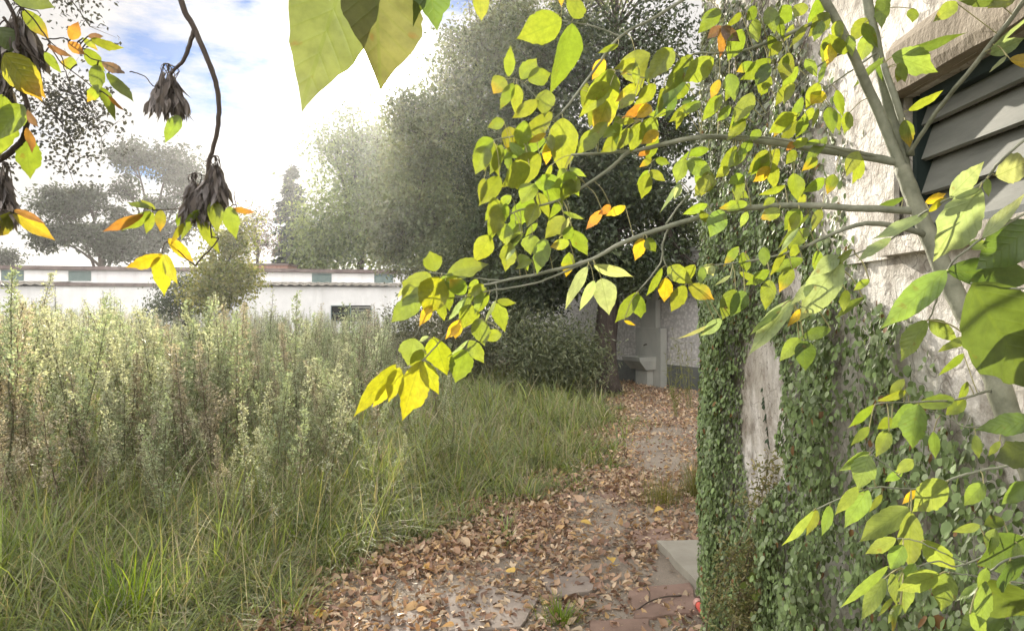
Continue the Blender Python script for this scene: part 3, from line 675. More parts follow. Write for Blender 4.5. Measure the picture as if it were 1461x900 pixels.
# lighter green tree beyond the white building's end
lg = [(.14, .185, .08), (.17, .215, .09), (.11, .15, .07)]
tree('broad_tree', P(510, 440, 62) * [1, 1, 0], 'broad soft green tree behind the right end of the white building',
     [pc(500, 320, 62, 70, 62, 9000), pc(560, 300, 62, 55, 70, 8000), pc(455, 345, 61, 34, 38, 4000), pc(520, 235, 63, 48, 42, 4500), pc(480, 205, 64, 30, 24, 1500), pc(540, 200, 64, 35, 30, 2200), pc(505, 165, 64, 34, 9, 500)],
     lg, .34, .4, P(515, 340, 62), mat=M_far, spread=.75, per=70)
# left hand far trees
ft = [(.045, .055, .038), (.055, .068, .045), (.04, .048, .035)]
tree('feathery_tree', P(205, 440, 64) * [1, 1, 0], 'taller feathery dark tree with spreading crown behind the white building',
     [pc(185, 218, 64, 36, 20, 1900), pc(245, 232, 64, 42, 24, 2200), pc(178, 268, 64, 18, 26, 700), pc(268, 266, 64, 34, 26, 1500), pc(230, 296, 64, 36, 14, 900), pc(170, 305, 64, 16, 12, 500), pc(225, 335, 64, 48, 22, 2600), pc(290, 300, 65, 24, 34, 1300)],
     ft, .36, .38, P(222, 310, 64), mat=M_far, spread=.34, per=46, aspect=.5)
tree('spreading_tree', P(135, 440, 60) * [1, 1, 0], 'lower wide dark tree with leaning branches at the left behind the white building',
     [pc(80, 290, 60, 42, 24, 2800), pc(125, 285, 60, 30, 22, 1600), pc(65, 340, 60, 24, 18, 1000), pc(110, 330, 60, 36, 20, 1600), pc(150, 340, 60, 36, 26, 2200), pc(175, 358, 60, 40, 16, 1800)],
     ft, .34, .34, P(150, 350, 60), mat=M_far, spread=.34, per=46, aspect=.5)
tree('distant_tree', P(12, 440, 90) * [1, 1, 0], 'small distant dark tree at the far left skyline', [pc(12, 368, 90, 17, 11, 900), pc(-20, 366, 90, 24, 16, 900)], ft, .4, .3, P(10, 395, 90), mat=M_far, spread=.5, per=30)
tree('bare_tree', P(365, 440, 66) * [1, 1, 0], 'thin nearly bare pinkish tree between the conifer and the feathery tree',
     [pc(362, 322, 66, 26, 30, 700), pc(375, 350, 66, 20, 16, 500)], [(.15, .11, .10), (.11, .10, .08)], .26, .2, P(366, 350, 66), mat=M_far, spread=.6, per=16)
# conifer
cf = empty('conifer', P(416, 440, 72) * [1, 1, 0], 'pointed dark conifer standing behind the white building', 'conifer')
b0 = P(416, 440, 72); tb, fb = MB(), MB(); top = P(425, 238, 72)[2]; b0[2] = 0
tb.tube([b0, b0 + [0, 0, top * .5], b0 + [.2, 0, top]], [.4, .22, .02], 8); part(tb, 'trunk', M_bark, cf)
for k in range(210):
    z = top * R.uniform(.12, 1) ; f = (1 - z / top); rr = (.3 + 2.9 * f ** .75) * R.uniform(.55, 1.1); a = R.uniform(0, 2 * math.pi)
    n = int(26 + 95 * f); t = R.random(n) ** .6
    p = np.stack([b0[0] + np.cos(a) * rr * t, b0[1] + np.sin(a) * rr * t, z - .55 * rr * t ** 1.5 + .25 * rr * t ** 3], -1) + R.normal(0, .13, (n, 3))
    leaves(fb, p, np.array([math.cos(a), math.sin(a), -.3]) + rdir(n) * .8, rdir(n) + [0, 0, .5], .36, .16, np.array([.03, .045, .04]) * R.uniform(.6, 1.3, n)[:, None])
part(fb, 'crown', M_far, cf)
# yellow-green small tree in front of the white building and the darker bush at its foot
yl = [(.22, .24, .06), (.26, .27, .08), (.16, .19, .05), (.3, .29, .10)]
tree('yellow_green_tree', P(318, 440, 36) * [1, 1, 0], 'small yellow green tree in front of the white building',
     [pc(330, 350, 36, 28, 26, 2200), pc(318, 395, 36, 46, 32, 4200), pc(345, 400, 36, 26, 22, 1400), pc(300, 425, 36, 40, 18, 2200), pc(338, 330, 36, 14, 22, 500), pc(350, 318, 36, 12, 30, 400)],
     yl, .17, .1, P(318, 400, 36), mat=M_far, spread=.38, per=50, aspect=.6)
tree('dark_bush', P(262, 440, 37) * [1, 1, 0], 'dark bush at the left foot of the yellow green tree', [pc(258, 420, 37, 34, 34, 2600), pc(246, 445, 37, 34, 22, 1600)],
     [(.05, .07, .045), (.065, .085, .055)], .15, .08, P(258, 445, 37), mat=M_far, cat='bush', spread=.36, per=50)
# bushes under the evergreens
bs = [(.085, .105, .055), (.12, .14, .075), (.07, .09, .045), (.15, .165, .09)]
tree('arching_bush', G(800, 560), 'tangled grey green bush between the two dark trunks', [pc(790, 500, 13.2, 52, 42, 6500), pc(820, 520, 12.8, 34, 36, 3500), pc(768, 525, 13, 30, 28, 2500), pc(745, 470, 13.6, 40, 34, 3000)],
     bs, .085, .04, P(795, 520, 13.2), cat='bush', spread=.36, per=45, aspect=.3)
tree('field_edge_bush', G(650, 555), 'pale bush behind the weeds left of the dark leaning trunk', [pc(655, 470, 16.5, 50, 55, 5000), pc(600, 470, 18, 45, 50, 4000), pc(690, 500, 15.5, 32, 50, 3500)],
     [(.10, .115, .06), (.13, .135, .075), (.08, .09, .05)], .085, .05, P(650, 510, 16.5), cat='bush', spread=.26, per=50, aspect=.35)

# ------------------------------------------------------------------ overgrown field: weeds
def weed(kind, h, r, detail=1.0, big=1.0):
    """returns (stem, foliage, seed head) builders for one horseweed-like stalk standing at the origin"""
    s, f, q = MB(), MB(), MB()
    n = 8; t = np.linspace(0, 1, n)
    lean = r.normal(0, .09, 2); pts = np.stack([lean[0] * h * t ** 1.6 + r.normal(0, .008, n), lean[1] * h * t ** 1.6 + r.normal(0, .008, n), h * t], -1); pts[0, :2] = 0
    dry = kind == 'dry'; pale = kind == 'pale'
    s.tube(pts, np.linspace(.0075, .002, n) * big, 4, (.13, .10, .075) if dry else (.13, .13, .075), False)
    at = lambda z: np.stack([np.interp(z, pts[:, 2], pts[:, 0]), np.interp(z, pts[:, 2], pts[:, 1]), z], -1)
    # side shoots carry most of the narrow leaves
    ns = int(r.integers(5, 11)); sh = []
    for k in range(ns):
        z0 = h * r.uniform(.12, .6); a = r.uniform(0, 2 * math.pi); L = h * r.uniform(.12, .34); b = at(np.array([z0]))[0]
        dr = nrm(np.array([math.cos(a), math.sin(a), r.uniform(1.6, 4.0)])); s.tube([b, b + dr * L * .5, b + dr * L + [0, 0, .04]], [.0028 * big, .002, .001], 3, (.17, .15, .085), False); sh.append((b, dr, L))
    def narrow(p, out, m, L):
        c = (np.array([.30, .255, .19]) if dry else np.array([.235, .29, .15])) * r.uniform(.65, 1.35, m)[:, None]
        c = np.where((r.random(m) < (.5 if dry else .22))[:, None], np.array([.32, .275, .20]) * r.uniform(.7, 1.2, m)[:, None], c)
        leaves(f, p, out, r.normal(0, .6, (m, 3)) + [0, 0, 1], L, .009 * big + .05 * L, c, CARD, bend=r.uniform(0, .6, m))
    m = int(85 * detail); z = h * (.03 + .85 * r.random(m)); a = r.uniform(0, 2 * math.pi, m)
    narrow(at(z), np.stack([np.cos(a), np.sin(a), np.where(z < .45 * h, r.uniform(-1.0, .3, m), r.uniform(-.2, 1.1, m))], -1), m, r.uniform(.045, .11, m) * (1.25 - .55 * z / h) * big ** .5)
    for b, dr, L in sh:
        m = int(17 * detail); t_ = r.random(m)[:, None]; narrow(b + dr * L * t_, dr * .6 + rdir(m), m, r.uniform(.025, .06, m) * big ** .5)
    # branching fluffy heads: the main one and a small one on some of the shoots
    heads = [(at(np.array([h * r.uniform(.5, .72)]))[0], at(np.array([h]))[0], 1.0, int((34 if detail > .6 else 17)))] + [(b + dr * L * .55, b + dr * L + [0, 0, .05], .5, int(8 if detail > .6 else 4)) for b, dr, L in sh if r.random() < .5]
    hc = np.array([.45, .41, .32]) if dry else np.array([.46, .49, .35]) if pale else np.array([.34, .41, .25])
    for b0, b1, sz, nb in heads:
        for k in range(nb):
            u = (k / nb) ** .9; b = b0 * (1 - u) + b1 * u; a = r.uniform(0, 2 * math.pi); bl = (.03 + .10 * (1 - u) ** .8) * r.uniform(.5, 1.35) * (h / 1.7) * sz ** .5
            dr = nrm(np.array([math.cos(a), math.sin(a), r.uniform(.7, 1.9)]))
            nt_ = max(3, int(10 * detail)); tt = r.uniform(.2, 1.05, nt_); p = b + dr * (bl * tt)[:, None] + r.normal(0, .013, (nt_, 3)) * big
            Ld = r.uniform(.014, .032, nt_) * big
            leaves(q, p, dr + rdir(nt_) * .9, rdir(nt_), Ld, Ld * .55, hc * r.uniform(.6, 1.25, nt_)[:, None], CARD)
            if detail > .6: s.tube([b, b + dr * bl], [.0015, .0008], 3, (.19, .17, .10), False)
    return s, f, q
def front_y(px): return np.interp(px, [-400, 0, 120, 260, 400, 500, 560, 610, 700], [775, 775, 760, 738, 692, 640, 600, 574, 555])
NW = 1900
cand = []
while len(cand) < NW:
    px = R.uniform(-90, 705); Y = 5 + 41 * R.random() ** 1.35
    yb = HY + F_PX * EYE / Y
    if yb > front_y(px) + R.normal(0, 13): continue
    if px > 575 and (Y > 22 or R.random() < .72): continue
    X = (px - CX) / F_PX * Y
    if px > 640 and R.random() < .5: continue
    if vnoise(np.array([[X * .7, Y * .5]]), 51)[0] < .22: continue
    cand.append((Y, X, px))
cand.sort()
kinds = ['green', 'dry', 'pale']
labels = {'green': 'tall green weed stalk with a feathery head in the overgrown field', 'dry': 'tall dried brown weed stalk among the green weeds in the overgrown field', 'pale': 'tall weed stalk with a pale fluffy seed head in the overgrown field'}
def wkind(X, Y, rr):
    z = vnoise(np.array([[X * .35 + 9, Y * .3]]), 77)[0]
    return 'dry' if rr < .08 + .16 * (z > .55) else ('pale' if rr < .6 else 'green')
protos = {}
for k in kinds:
    protos[k] = []
    for v in range(5):
        s, f, q = weed(k, 1.7, np.random.default_rng(100 + v + 31 * kinds.index(k)), 1.15)
        allm = MB()
        for b_ in (s, f, q):
            allm.add(np.concatenate(b_.V), np.concatenate(b_.Q), None, np.concatenate(b_.C), np.concatenate(b_.U))
        protos[k].append((s.mesh('weed_stem', M_weed), f.mesh('weed_foliage', M_weed), q.mesh('weed_seed_head', M_weed), allm.mesh('weed_plant', M_weed)))
def wheight(px, Y):
    return 1.19 + .34 * (vnoise(np.array([[px / 38., Y * .4]]), 61)[0] - .5) * 2 + R.normal(0, .19) - (.22 if px > 560 else 0) + (.14 if px < 180 else 0)
for i in range(70):      # shorter weeds rising out of the grass in front
    while True:
        px = R.uniform(-40, 640); Y = R.uniform(4.6, 12); yb = HY + F_PX * EYE / Y; X = (px - CX) / F_PX * Y
        if front_y(px) + 8 < yb < front_y(px) + 130 and path_sd(np.array([[X, Y]]))[0] < -.5: break
    k = wkind(X, Y, R.random() * 1.2); c = bpy.data.objects.new('short_weed', protos[k][R.integers(0, 5)][3]); col.objects.link(c); c.location = (X, Y, 0)
    q = R.uniform(.32, .72); c.scale = (q * 1.1, q * 1.1, q); c.rotation_euler = (R.normal(0, .12), R.normal(0, .12), R.uniform(0, 6.28))
    tag(c, 'short weed rising out of the long grass in front of the tall weeds', 'weed', 'short weeds in the grass')
NI = 225
for i, (Y, X, px) in enumerate(cand[:NI]):
    k = wkind(X, Y, R.random()); ms = protos[k][R.integers(0, 5)]; sc_ = wheight(px, Y) / 1.7 * (R.uniform(.78, 1) if i < 60 else 1)
    if i < 100:
        o = empty('weed_plant', (X, Y, 0), labels[k], 'weed', 'tall weeds filling the field')
        for nm, me in zip(('stem', 'foliage', 'seed_head'), ms[:3]):
            c = bpy.data.objects.new(nm, me); col.objects.link(c); c.parent = o
    else:
        o = bpy.data.objects.new('weed_plant', ms[3]); col.objects.link(o); o.location = (X, Y, 0); tag(o, labels[k], 'weed', 'tall weeds filling the field')
    o.scale = (sc_ * 1.05, sc_ * 1.05, sc_); o.rotation_euler = (R.normal(0, .04), R.normal(0, .04), R.uniform(0, 6.28))
lowp = {}
for k in kinds:
    lowp[k] = []
    for v in range(4):
        s, f, q = weed(k, 1.7, np.random.default_rng(500 + v + 17 * kinds.index(k)), .55, 1.5)
        lowp[k].append(tuple(np.concatenate([np.concatenate(getattr(b, a)) + (0 if a != 'Q' else off) for b, off in ((s, 0), (f, s.n), (q, s.n + f.n))]) for a in ('V', 'Q', 'C')))
fw = MB()
for Y, X, px in cand[NI:]:
    k = wkind(X, Y, R.random()); V, Q, C = lowp[k][R.integers(0, 4)]; sc_ = wheight(px, Y) / 1.7; a = R.uniform(0, 6.28)
    rot = np.array([[math.cos(a), -math.sin(a), 0], [math.sin(a), math.cos(a), 0], [0, 0, 1]])
    fw.add((V * sc_) @ rot.T + [X, Y, 0], Q, None, C * R.uniform(.8, 1.2))
tag(fw.build('weed_thicket', M_weed), 'mass of tall pale weeds reaching back to the white building', 'weeds', kind='stuff')

# ------------------------------------------------------------------ grass
def grass_pts(n, y0, y1, dens):
    out = []
    tot = 0
    while tot < n:
        Y = y0 * (y1 / y0) ** R.random(n); px = R.uniform(-120, 1010, n); X = (px - CX) / F_PX * Y
        p = np.stack([X, Y], -1); k = R.random(n) < dens(p, px); out.append(p[k]); tot += k.sum()
    return np.concatenate(out)[:n]
def gdens(p, px):
    sd_ = -path_sd(p) + .28 * (vnoise(p * 2.3, 12) - .5) * 2
    d = np.clip((sd_ + .06) / .3, 0, 1)
    d *= .25 + .95 * vnoise(p * 1.9, 8)
    fy = HY + F_PX * EYE / p[:, 1]
    d *= np.where(fy < front_y(px) - 45, .5, 1)
    return d
cb = np.array([[.165, .215, .075], [.215, .27, .09], [.28, .35, .09], [.15, .18, .10], [.40, .36, .24], [.27, .24, .16]])
gm = MB()
def lay(p, Lg, lean, curl, wid, pr, Hd):
    n = len(p); ci = R.choice(6, n, p=pr); C = cb[ci] * R.uniform(.7, 1.25, n)[:, None]
    tipc = np.where((R.random(n) < .3)[:, None], np.array([.32, .27, .15]), C * 1.15)
    blades(gm, np.column_stack([p, np.zeros(n)]), Hd, Lg, lean, curl, wid * np.interp(p[:, 1], [3, 16], [.85, 2.1]), C, 5, tipc)
p = grass_pts(30000, 3.1, 17, gdens); n = len(p); sdv = np.clip(-path_sd(p) / 1.0, 0, 1)
lay(p, (.12 + .25 * sdv) * R.uniform(.5, 1.4, n), R.uniform(.1, .9, n), R.uniform(.2, 2.2, n), R.uniform(.004, .010, n), [.32, .22, .08, .18, .08, .12], R.uniform(0, 6.28, n))
cc_ = grass_pts(1500, 3.1, 17, gdens); m = 34                        # arching clumps
p = np.repeat(cc_, m, 0); n = len(p); ang = R.uniform(0, 6.28, n); p = p + np.stack([np.cos(ang), np.sin(ang)], -1) * np.abs(R.normal(0, .07, n))[:, None]
sdv = np.clip(-path_sd(p) / 1.1, 0, 1); big = np.repeat(R.uniform(.5, 1.35, 1500), m); wind = np.repeat(R.uniform(0, 6.28, 1500), m)
lay(p, (.20 + .42 * sdv) * big * R.uniform(.5, 1.25, n), R.uniform(.1, 1.0, n), R.uniform(.5, 2.8, n), R.uniform(.0045, .0125, n), [.27, .29, .17, .12, .09, .06], np.where(R.random(n) < .6, ang, wind) + R.normal(0, .5, n))
p = grass_pts(1500, 3.3, 17, gdens); n = len(p)                      # dead straws
lay(p, R.uniform(.3, .85, n), R.uniform(.0, .8, n), R.uniform(.0, .9, n), R.uniform(.003, .005, n), [0, 0, 0, 0, .7, .3], R.uniform(0, 6.28, n))
tag(gm.build('grass', M_grass), 'long uncut green grass along the path edge and under the weeds', 'grass', kind='stuff')
def tuft(name, c, n, L, label, spread=.1, cols=cb[:3], cat='grass tuft', wide=.006, lean=(.1, .7), group=None):
    mb = MB(); m = n; r = np.abs(R.normal(0, spread, m)); a = R.uniform(0, 6.28, m); B = np.stack([r * np.cos(a), r * np.sin(a), np.zeros(m)], -1)
    cc = np.asarray(cols)[R.integers(0, len(cols), m)] * R.uniform(.8, 1.25, m)[:, None]
    blades(mb, B, a + R.normal(0, .6, m), L * R.uniform(.4, 1.15, m), R.uniform(*lean, m), R.uniform(.2, 1.4, m), wide * R.uniform(.7, 1.3, m), cc, 5, cc * 1.1)
    o = mb.build(name, M_grass); o.location = tuple(c); return tag(o, label, cat, group)
fresh = [(.16, .24, .03), (.20, .28, .035), (.12, .18, .03)]
tuft('grass_tuft', G(800, 893), 150, .17, 'small green grass tuft growing between the paving stones at the bottom edge', .05, fresh, wide=.005)
tuft('grass_tuft', G(945, 722), 260, .34, 'thin yellowish grass tuft in the middle of the path near the ivy wall', .13, [(.17, .17, .05), (.22, .20, .08), (.12, .14, .04)], wide=.0035, lean=(.0, .5))
tuft('grass_tuft', G(992, 712), 200, .42, 'upright yellowish grass growing against the base of the ivy corner', .07, [(.17, .18, .05), (.22, .20, .08), (.12, .15, .04)], wide=.004, lean=(.0, .3))
tuft('grass_tuft', G(190, 905), 190, .5, 'bright yellow green grass clump at the bottom left beside the leaves', .09, [(.22, .31, .03), (.17, .26, .03), (.12, .19, .03)], wide=.009, lean=(.05, .7))
tuft('grass_tuft', G(-10, 850), 160, .6, 'bright green grass clump at the left edge', .1, [(.16, .26, .03), (.20, .29, .03), (.11, .18, .03)], wide=.009)
tuft('grass_tuft', G(445, 790), 150, .38, 'light green grass clump leaning over the edge of the leaf litter', .09, fresh, wide=.007)
for x, y, L, lb in ((965, 598, .95, 'tall thin green weed leaning out beside the ivy corner'), (985, 585, 1.15, 'tallest thin green weed close to the ivy corner')):
    b = G(x, y); t_ = empty('tall_weed', b, lb, 'weed'); s_m, l_m = MB(), MB()
    for k in range(6):
        top = b + np.array([R.normal(0, .12), R.normal(0, .12), L * R.uniform(.7, 1.1)]); pts = smooth_path([b + R.normal(0, .03, 3) * [1, 1, 0], (b + top) / 2 + R.normal(0, .03, 3), top], 10)
        s_m.tube(pts, np.linspace(.004, .0015, len(pts)), 4, (.22, .22, .09), False)
        m = 26; q = pts[R.integers(2, len(pts), m)]; A = rdir(m) + [0, 0, .3]; leaves(l_m, q, A, rdir(m) + [0, 0, 1], R.uniform(.05, .12, m), .012, np.array([.18, .2, .06]) * R.uniform(.7, 1.3, m)[:, None], FOLD, bend=.3)
    part(s_m, 'stem', M_stem, t_); part(l_m, 'foliage', M_grass, t_)

# ------------------------------------------------------------------ fallen leaves
def litter_pts(n, seed, lo=.15):
    out, tot = [], 0
    while tot < n:
        Y = 3.0 * (16 / 3.0) ** R.random(n); X = R.uniform(-2.2, 4.6, n); p = np.stack([X, Y], -1); s = path_sd(p)
        d = np.clip((s + .55) / .35, 0, 1) * np.clip(1.25 - s / 1.45, lo, 1)
        d *= .25 + 1.0 * vnoise(p * 1.7, seed)
        py = HY + F_PX * EYE / Y; px = CX + F_PX * X / Y
        bare = np.exp(-((px - 940) / 55) ** 2 - ((py - 655) / 48) ** 2); d *= 1 - .92 * bare; d *= np.clip(.45 + 1.2 * vnoise(p * 3.1 + 5, 91) ** 1.5, .2, 1.2)
        wallx = 1.0 + .0284 * (Y - 3.9); d *= np.where((Y < 3.95) & (X > wallx - .02), 0, 1)
        sl_ = (px > 937) & (px < 1012) & (py > 784) & (py < 855); d *= np.where(sl_, .04, 1)
        d *= np.where((py > 800) & (px > 620) & (px < 1000), .5, 1)
        d *= np.where(Y > 9, 1.2, 1)
        k = R.random(n) < d; out.append(p[k]); tot += k.sum()
    return np.concatenate(out)[:n]
lc = np.array([[.41, .285, .19], [.33, .215, .14], [.50, .385, .26], [.20, .125, .09], [.44, .30, .15], [.56, .45, .32], [.36, .235, .17]])
def litter(mb, p, z, L, asp, cols, tm, bend, fold, flat=.35):
    n = len(p); A = rdir(n) * [1, 1, flat]; N = np.array([0, 0, 1.]) + rdir(n) * .75
    leaves(mb, np.column_stack([p, z]), A, N, L, L * asp, cols, tm, bend, fold)
lm = MB(); n = 36000; p = litter_pts(n, 41); z = .02 + .04 * R.random(n) * np.clip(1.3 - path_sd(p), .1, 1)
POINTY = (np.array([[0, 0], [.75, .2], [1, .45], [.5, .75], [0, 1], [-.5, .75], [-1, .45], [-.75, .2], [0, .5]], float), ROUND[1])
litter(lm, p, z, R.uniform(.016, .068, n) * R.uniform(.7, 1.1, n), R.uniform(.36, .78, n), lc[R.integers(0, 7, n)] * R.uniform(.7, 1.25, n)[:, None], POINTY, R.uniform(-.7, .7, n), R.uniform(-.3, 1.2, n))
n = 70000; p = litter_pts(n, 43, .7); L = R.uniform(.010, .026, n)
litter(lm, p, .018 + .018 * R.random(n), L, R.uniform(.22, .4, n), np.array([[.45, .36, .25], [.36, .27, .18], [.27, .18, .13], [.52, .44, .32]])[R.integers(0, 4, n)] * R.uniform(.7, 1.2, n)[:, None], CARD, R.uniform(-.2, .3, n), 0, .2)
tag(lm.build('leaf_litter', M_dry), 'carpet of small dry brown leaves and seed husks on the path', 'leaf litter', kind='stuff')
fl = []
for v in range(6):
    mb = MB(); leaves(mb, np.zeros((1, 3)), np.array([[1, 0, .1]]), np.array([[0, .15, 1.]]), .08, .05, np.array([lc[[2, 0, 5, 4, 2, 0][v]]]), tmpl_hi(70 + v, 9, .1), bend=[.5, -.4, .3, .7, -.25, .45][v], fold=[.6, .3, .8, .2, .5, .9][v])
    fl.append(mb.mesh('fallen_leaf', M_dry))
mb = MB(); leaves(mb, np.zeros((1, 3)), np.array([[1, 0, .1]]), np.array([[0, .15, 1.]]), .08, .055, np.array([(.55, .38, .10)]), tmpl_hi(79, 9, .1), bend=.3, fold=.4); yl_m = mb.mesh('yellow_leaf', M_dry)
for i, q in enumerate(litter_pts(110, 45)):
    if q[1] > 8: continue
    o = bpy.data.objects.new('fallen_leaf', fl[i % 6]); col.objects.link(o); o.location = (q[0], q[1], .05); k = R.uniform(.8, 1.35); o.scale = (k, k, k); o.rotation_euler = (R.normal(0, .35), R.normal(0, .35), R.uniform(0, 6.28))
    tag(o, 'larger curled brown leaf lying on top of the leaf litter', 'leaf', 'curled leaves on the path')
for x, y in ((460, 885), (612, 823), (735, 829), (828, 755), (945, 735), (870, 808), (880, 820)):
    o = bpy.data.objects.new('fallen_leaf', yl_m); col.objects.link(o); o.location = tuple(G(x, y) + [0, 0, .055]); o.rotation_euler = (R.normal(0, .2), R.normal(0, .2), R.uniform(0, 6.28)); o.scale = (1.1, 1.1, 1.1)
    tag(o, 'fallen leaf still yellow among the brown leaf litter', 'leaf', 'yellow fallen leaves')
mb = MB(); mb.tube(smooth_path([G(908, 870, .03), G(926, 858, .05), G(948, 851, .05), G(972, 849, .035)], 16), .004, 5, (.09, .07, .055)); mb.tube(smooth_path([G(926, 858, .05), G(927, 846, .07), G(922, 838, .08)], 8), .003, 5, (.09, .07, .055))
tag(mb.build('twig', M_stem), 'forked dark dead twig lying on the reddish paving stone', 'twig')

# ------------------------------------------------------------------ weed against the wall
b = WL(1.08, .20, 0); wp = empty('wall_weed', b, 'spindly olive weed with tiny leaves standing in front of the ivy', 'weed'); s_m, l_m = MB(), MB()
for k in range(9):
    top = P(R.uniform(1072, 1160), R.uniform(640, 800), 2.72); mid = (b + top) / 2 + R.normal(0, .05, 3); pts = smooth_path([b + R.normal(0, .02, 3) * [1, 1, 0], mid, top], 16)
    s_m.tube(pts, np.linspace(.0045, .0012, len(pts)), 4, (.16, .13, .08), False)
    for j in range(14):
        c = pts[R.integers(5, len(pts))]; e = c + np.array([R.normal(0, .07), R.normal(0, .05), R.uniform(.0, .12)]); s_m.tube([c, e], [.0012, .0007], 3, (.16, .13, .08), False)
        m = 40; t = R.random(m)[:, None]; q = c * (1 - t) + e * t + R.normal(0, .012, (m, 3)); leaves(l_m, q, rdir(m), rdir(m), R.uniform(.012, .028, m), .008, np.array([[.26, .26, .11], [.34, .30, .15], [.2, .22, .09]])[R.integers(0, 3, m)] * R.uniform(.7, 1.3, m)[:, None], CARD)
for k in range(26):
    q = P(R.uniform(1062, 1125), R.uniform(810, 960), 2.68); leaves(l_m, q[None], rdir(1) - [0, 0, .5], -np.array([[.3, 1, 0]]), R.uniform(.03, .055), .022, np.array([.17, .22, .05]) * R.uniform(.7, 1.3), ROUND, bend=.3)
part(s_m, 'stem', M_stem, wp); part(l_m, 'foliage', M_weed, wp)

# ------------------------------------------------------------------ foreground box-elder sapling
HI = [tmpl_hi(1, 22, .05, 0, .34), tmpl_hi(2, 24, .07, .10, .38), tmpl_hi(3, 22, .04, 0, .31), tmpl_hi(4, 24, .08, .16, .4), tmpl_hi(5, 22, .05, .05, .36), tmpl_hi(6, 22, .06, 0, .42), tmpl_hi(8, 24, .06, .08, .33)]
KC = {'g': ((.175, .235, .026), None), 'n': ((.215, .255, .026), (.38, .22, .03)), 'd': ((.10, .155, .035), None), 'p': ((.28, .35, .17), None), 'q': ((.20, .29, .06), None),  # 'p': sky reflection on upper leaf faces, put into the base colour
      'G': ((.085, .135, .026), None), 'y': ((.46, .36, .02), (.42, .26, .03)), 'o': ((.36, .19, .035), (.24, .10, .04)), 'b': ((.15, .09, .055), (.10, .06, .04)), 't': ((.30, .33, .018), None)}
def spray(thing, branches, leaf_txt, mat, stem_mat=None, twig_c=(1, 1, 1), zoff=.0, leafw=1.0):
    """branches: (pixel polyline with distance, start width px, end width px); every leaf hangs on the nearest of them"""
    recs, objs = [], []
    for pts, w0, w1 in branches:
        full = []; d = None
        for q in pts:
            d = q[2] if len(q) > 2 else d; full.append((q[0], q[1], d))
        full = np.array(full); n = max(14, len(full) * 7)
        sm = smooth_path(full, n); W = np.array([P(*q) for q in sm]); m = len(W)
        W[1:-1] += np.stack([np.convolve(R.normal(0, .003, m + 8), np.ones(9) / 9, 'valid') for _ in range(3)], -1)[1:-1]
        r = np.linspace(w0, w1, m) * sm[:, 2] / F_PX / 2
        nodes = (np.arange(m) % 6 == 0); r = r * np.where(nodes, 1.05, 1)
        mb = MB(); mb.tube(W, r, 9 if w0 > 8 else 6, twig_c); recs.append((sm, W)); objs.append((mb, MB(), MB()))
    allp = np.concatenate([s for s, _ in recs]); allw = np.concatenate([w for _, w in recs]); own = np.concatenate([np.full(len(s), i) for i, (s, _) in enumerate(recs)])
    for ln in leaf_txt.split(';'):
        f = ln.split()
        if not f: continue
        bx, by, tx, ty, w = map(float, f[:5]); k = f[5] if len(f) > 5 else 'g'
        dist = np.hypot(allp[:, 0] - bx, allp[:, 1] - by); j = int(dist.argmin()); d = allp[j, 2] * (1 + R.uniform(-.025, .01)); i = own[j]
        mb, fb, pb = objs[i]
        B = P(bx, by, d); T = P(tx, ty, d); L0 = np.linalg.norm(T - B); sl = R.uniform(-.45, .45); T = T + np.array([0, L0 * sl, 0])
        A = T - B; L = np.linalg.norm(A); A /= L; L *= 1.08; view = nrm(B - np.array([0, 0, EYE])); N = -view + A * (view @ A)
        S = np.cross(A, N); ro = R.uniform(-.55, .55) if w / max(1, math.hypot(tx - bx, ty - by)) > .3 else R.uniform(.5, .9) * R.choice([-1, 1]); N = nrm(N) * math.cos(ro) + nrm(S) * math.sin(ro)
        Wd = w * d / F_PX / math.cos(ro) * .99 * leafw
        cb_, tp = KC[k]; cb_ = np.array(cb_) * R.uniform(.85, 1.15) * np.array([R.uniform(.85, 1.12), 1, 1])
        if k == 'g' and R.random() < .05: tp = (.40, .27, .02)
        tp = np.array([tp if tp is not None else cb_ * [1.1, 1.02, 1]]); t = HI[R.integers(0, 7)]
        leaves(fb, B[None], A[None], N[None], L, Wd, cb_[None], t, bend=R.uniform(-.12, .22), fold=R.uniform(-.05, .38), tip=tp, tipw=R.uniform(.35, .6))
        if dist[j] > 2:
            a = allw[j]; mid = (a + B) / 2 + (a - B)[[1, 0, 2]] * .06 + np.array([0, 0, .06 * np.linalg.norm(a - B)])
            mb.tube(smooth_path([a, mid, B + A * L * .03], 8), .0009, 5, (1.5, 1.35, .9), False)
    for mb, fb, pb in objs:
        bo = part(mb, 'branch', stem_mat or M_twig, thing)
        if fb.n: part(fb, 'foliage', mat, bo)
        if pb.n: part(pb, 'leaf_stalk', M_stem, bo)
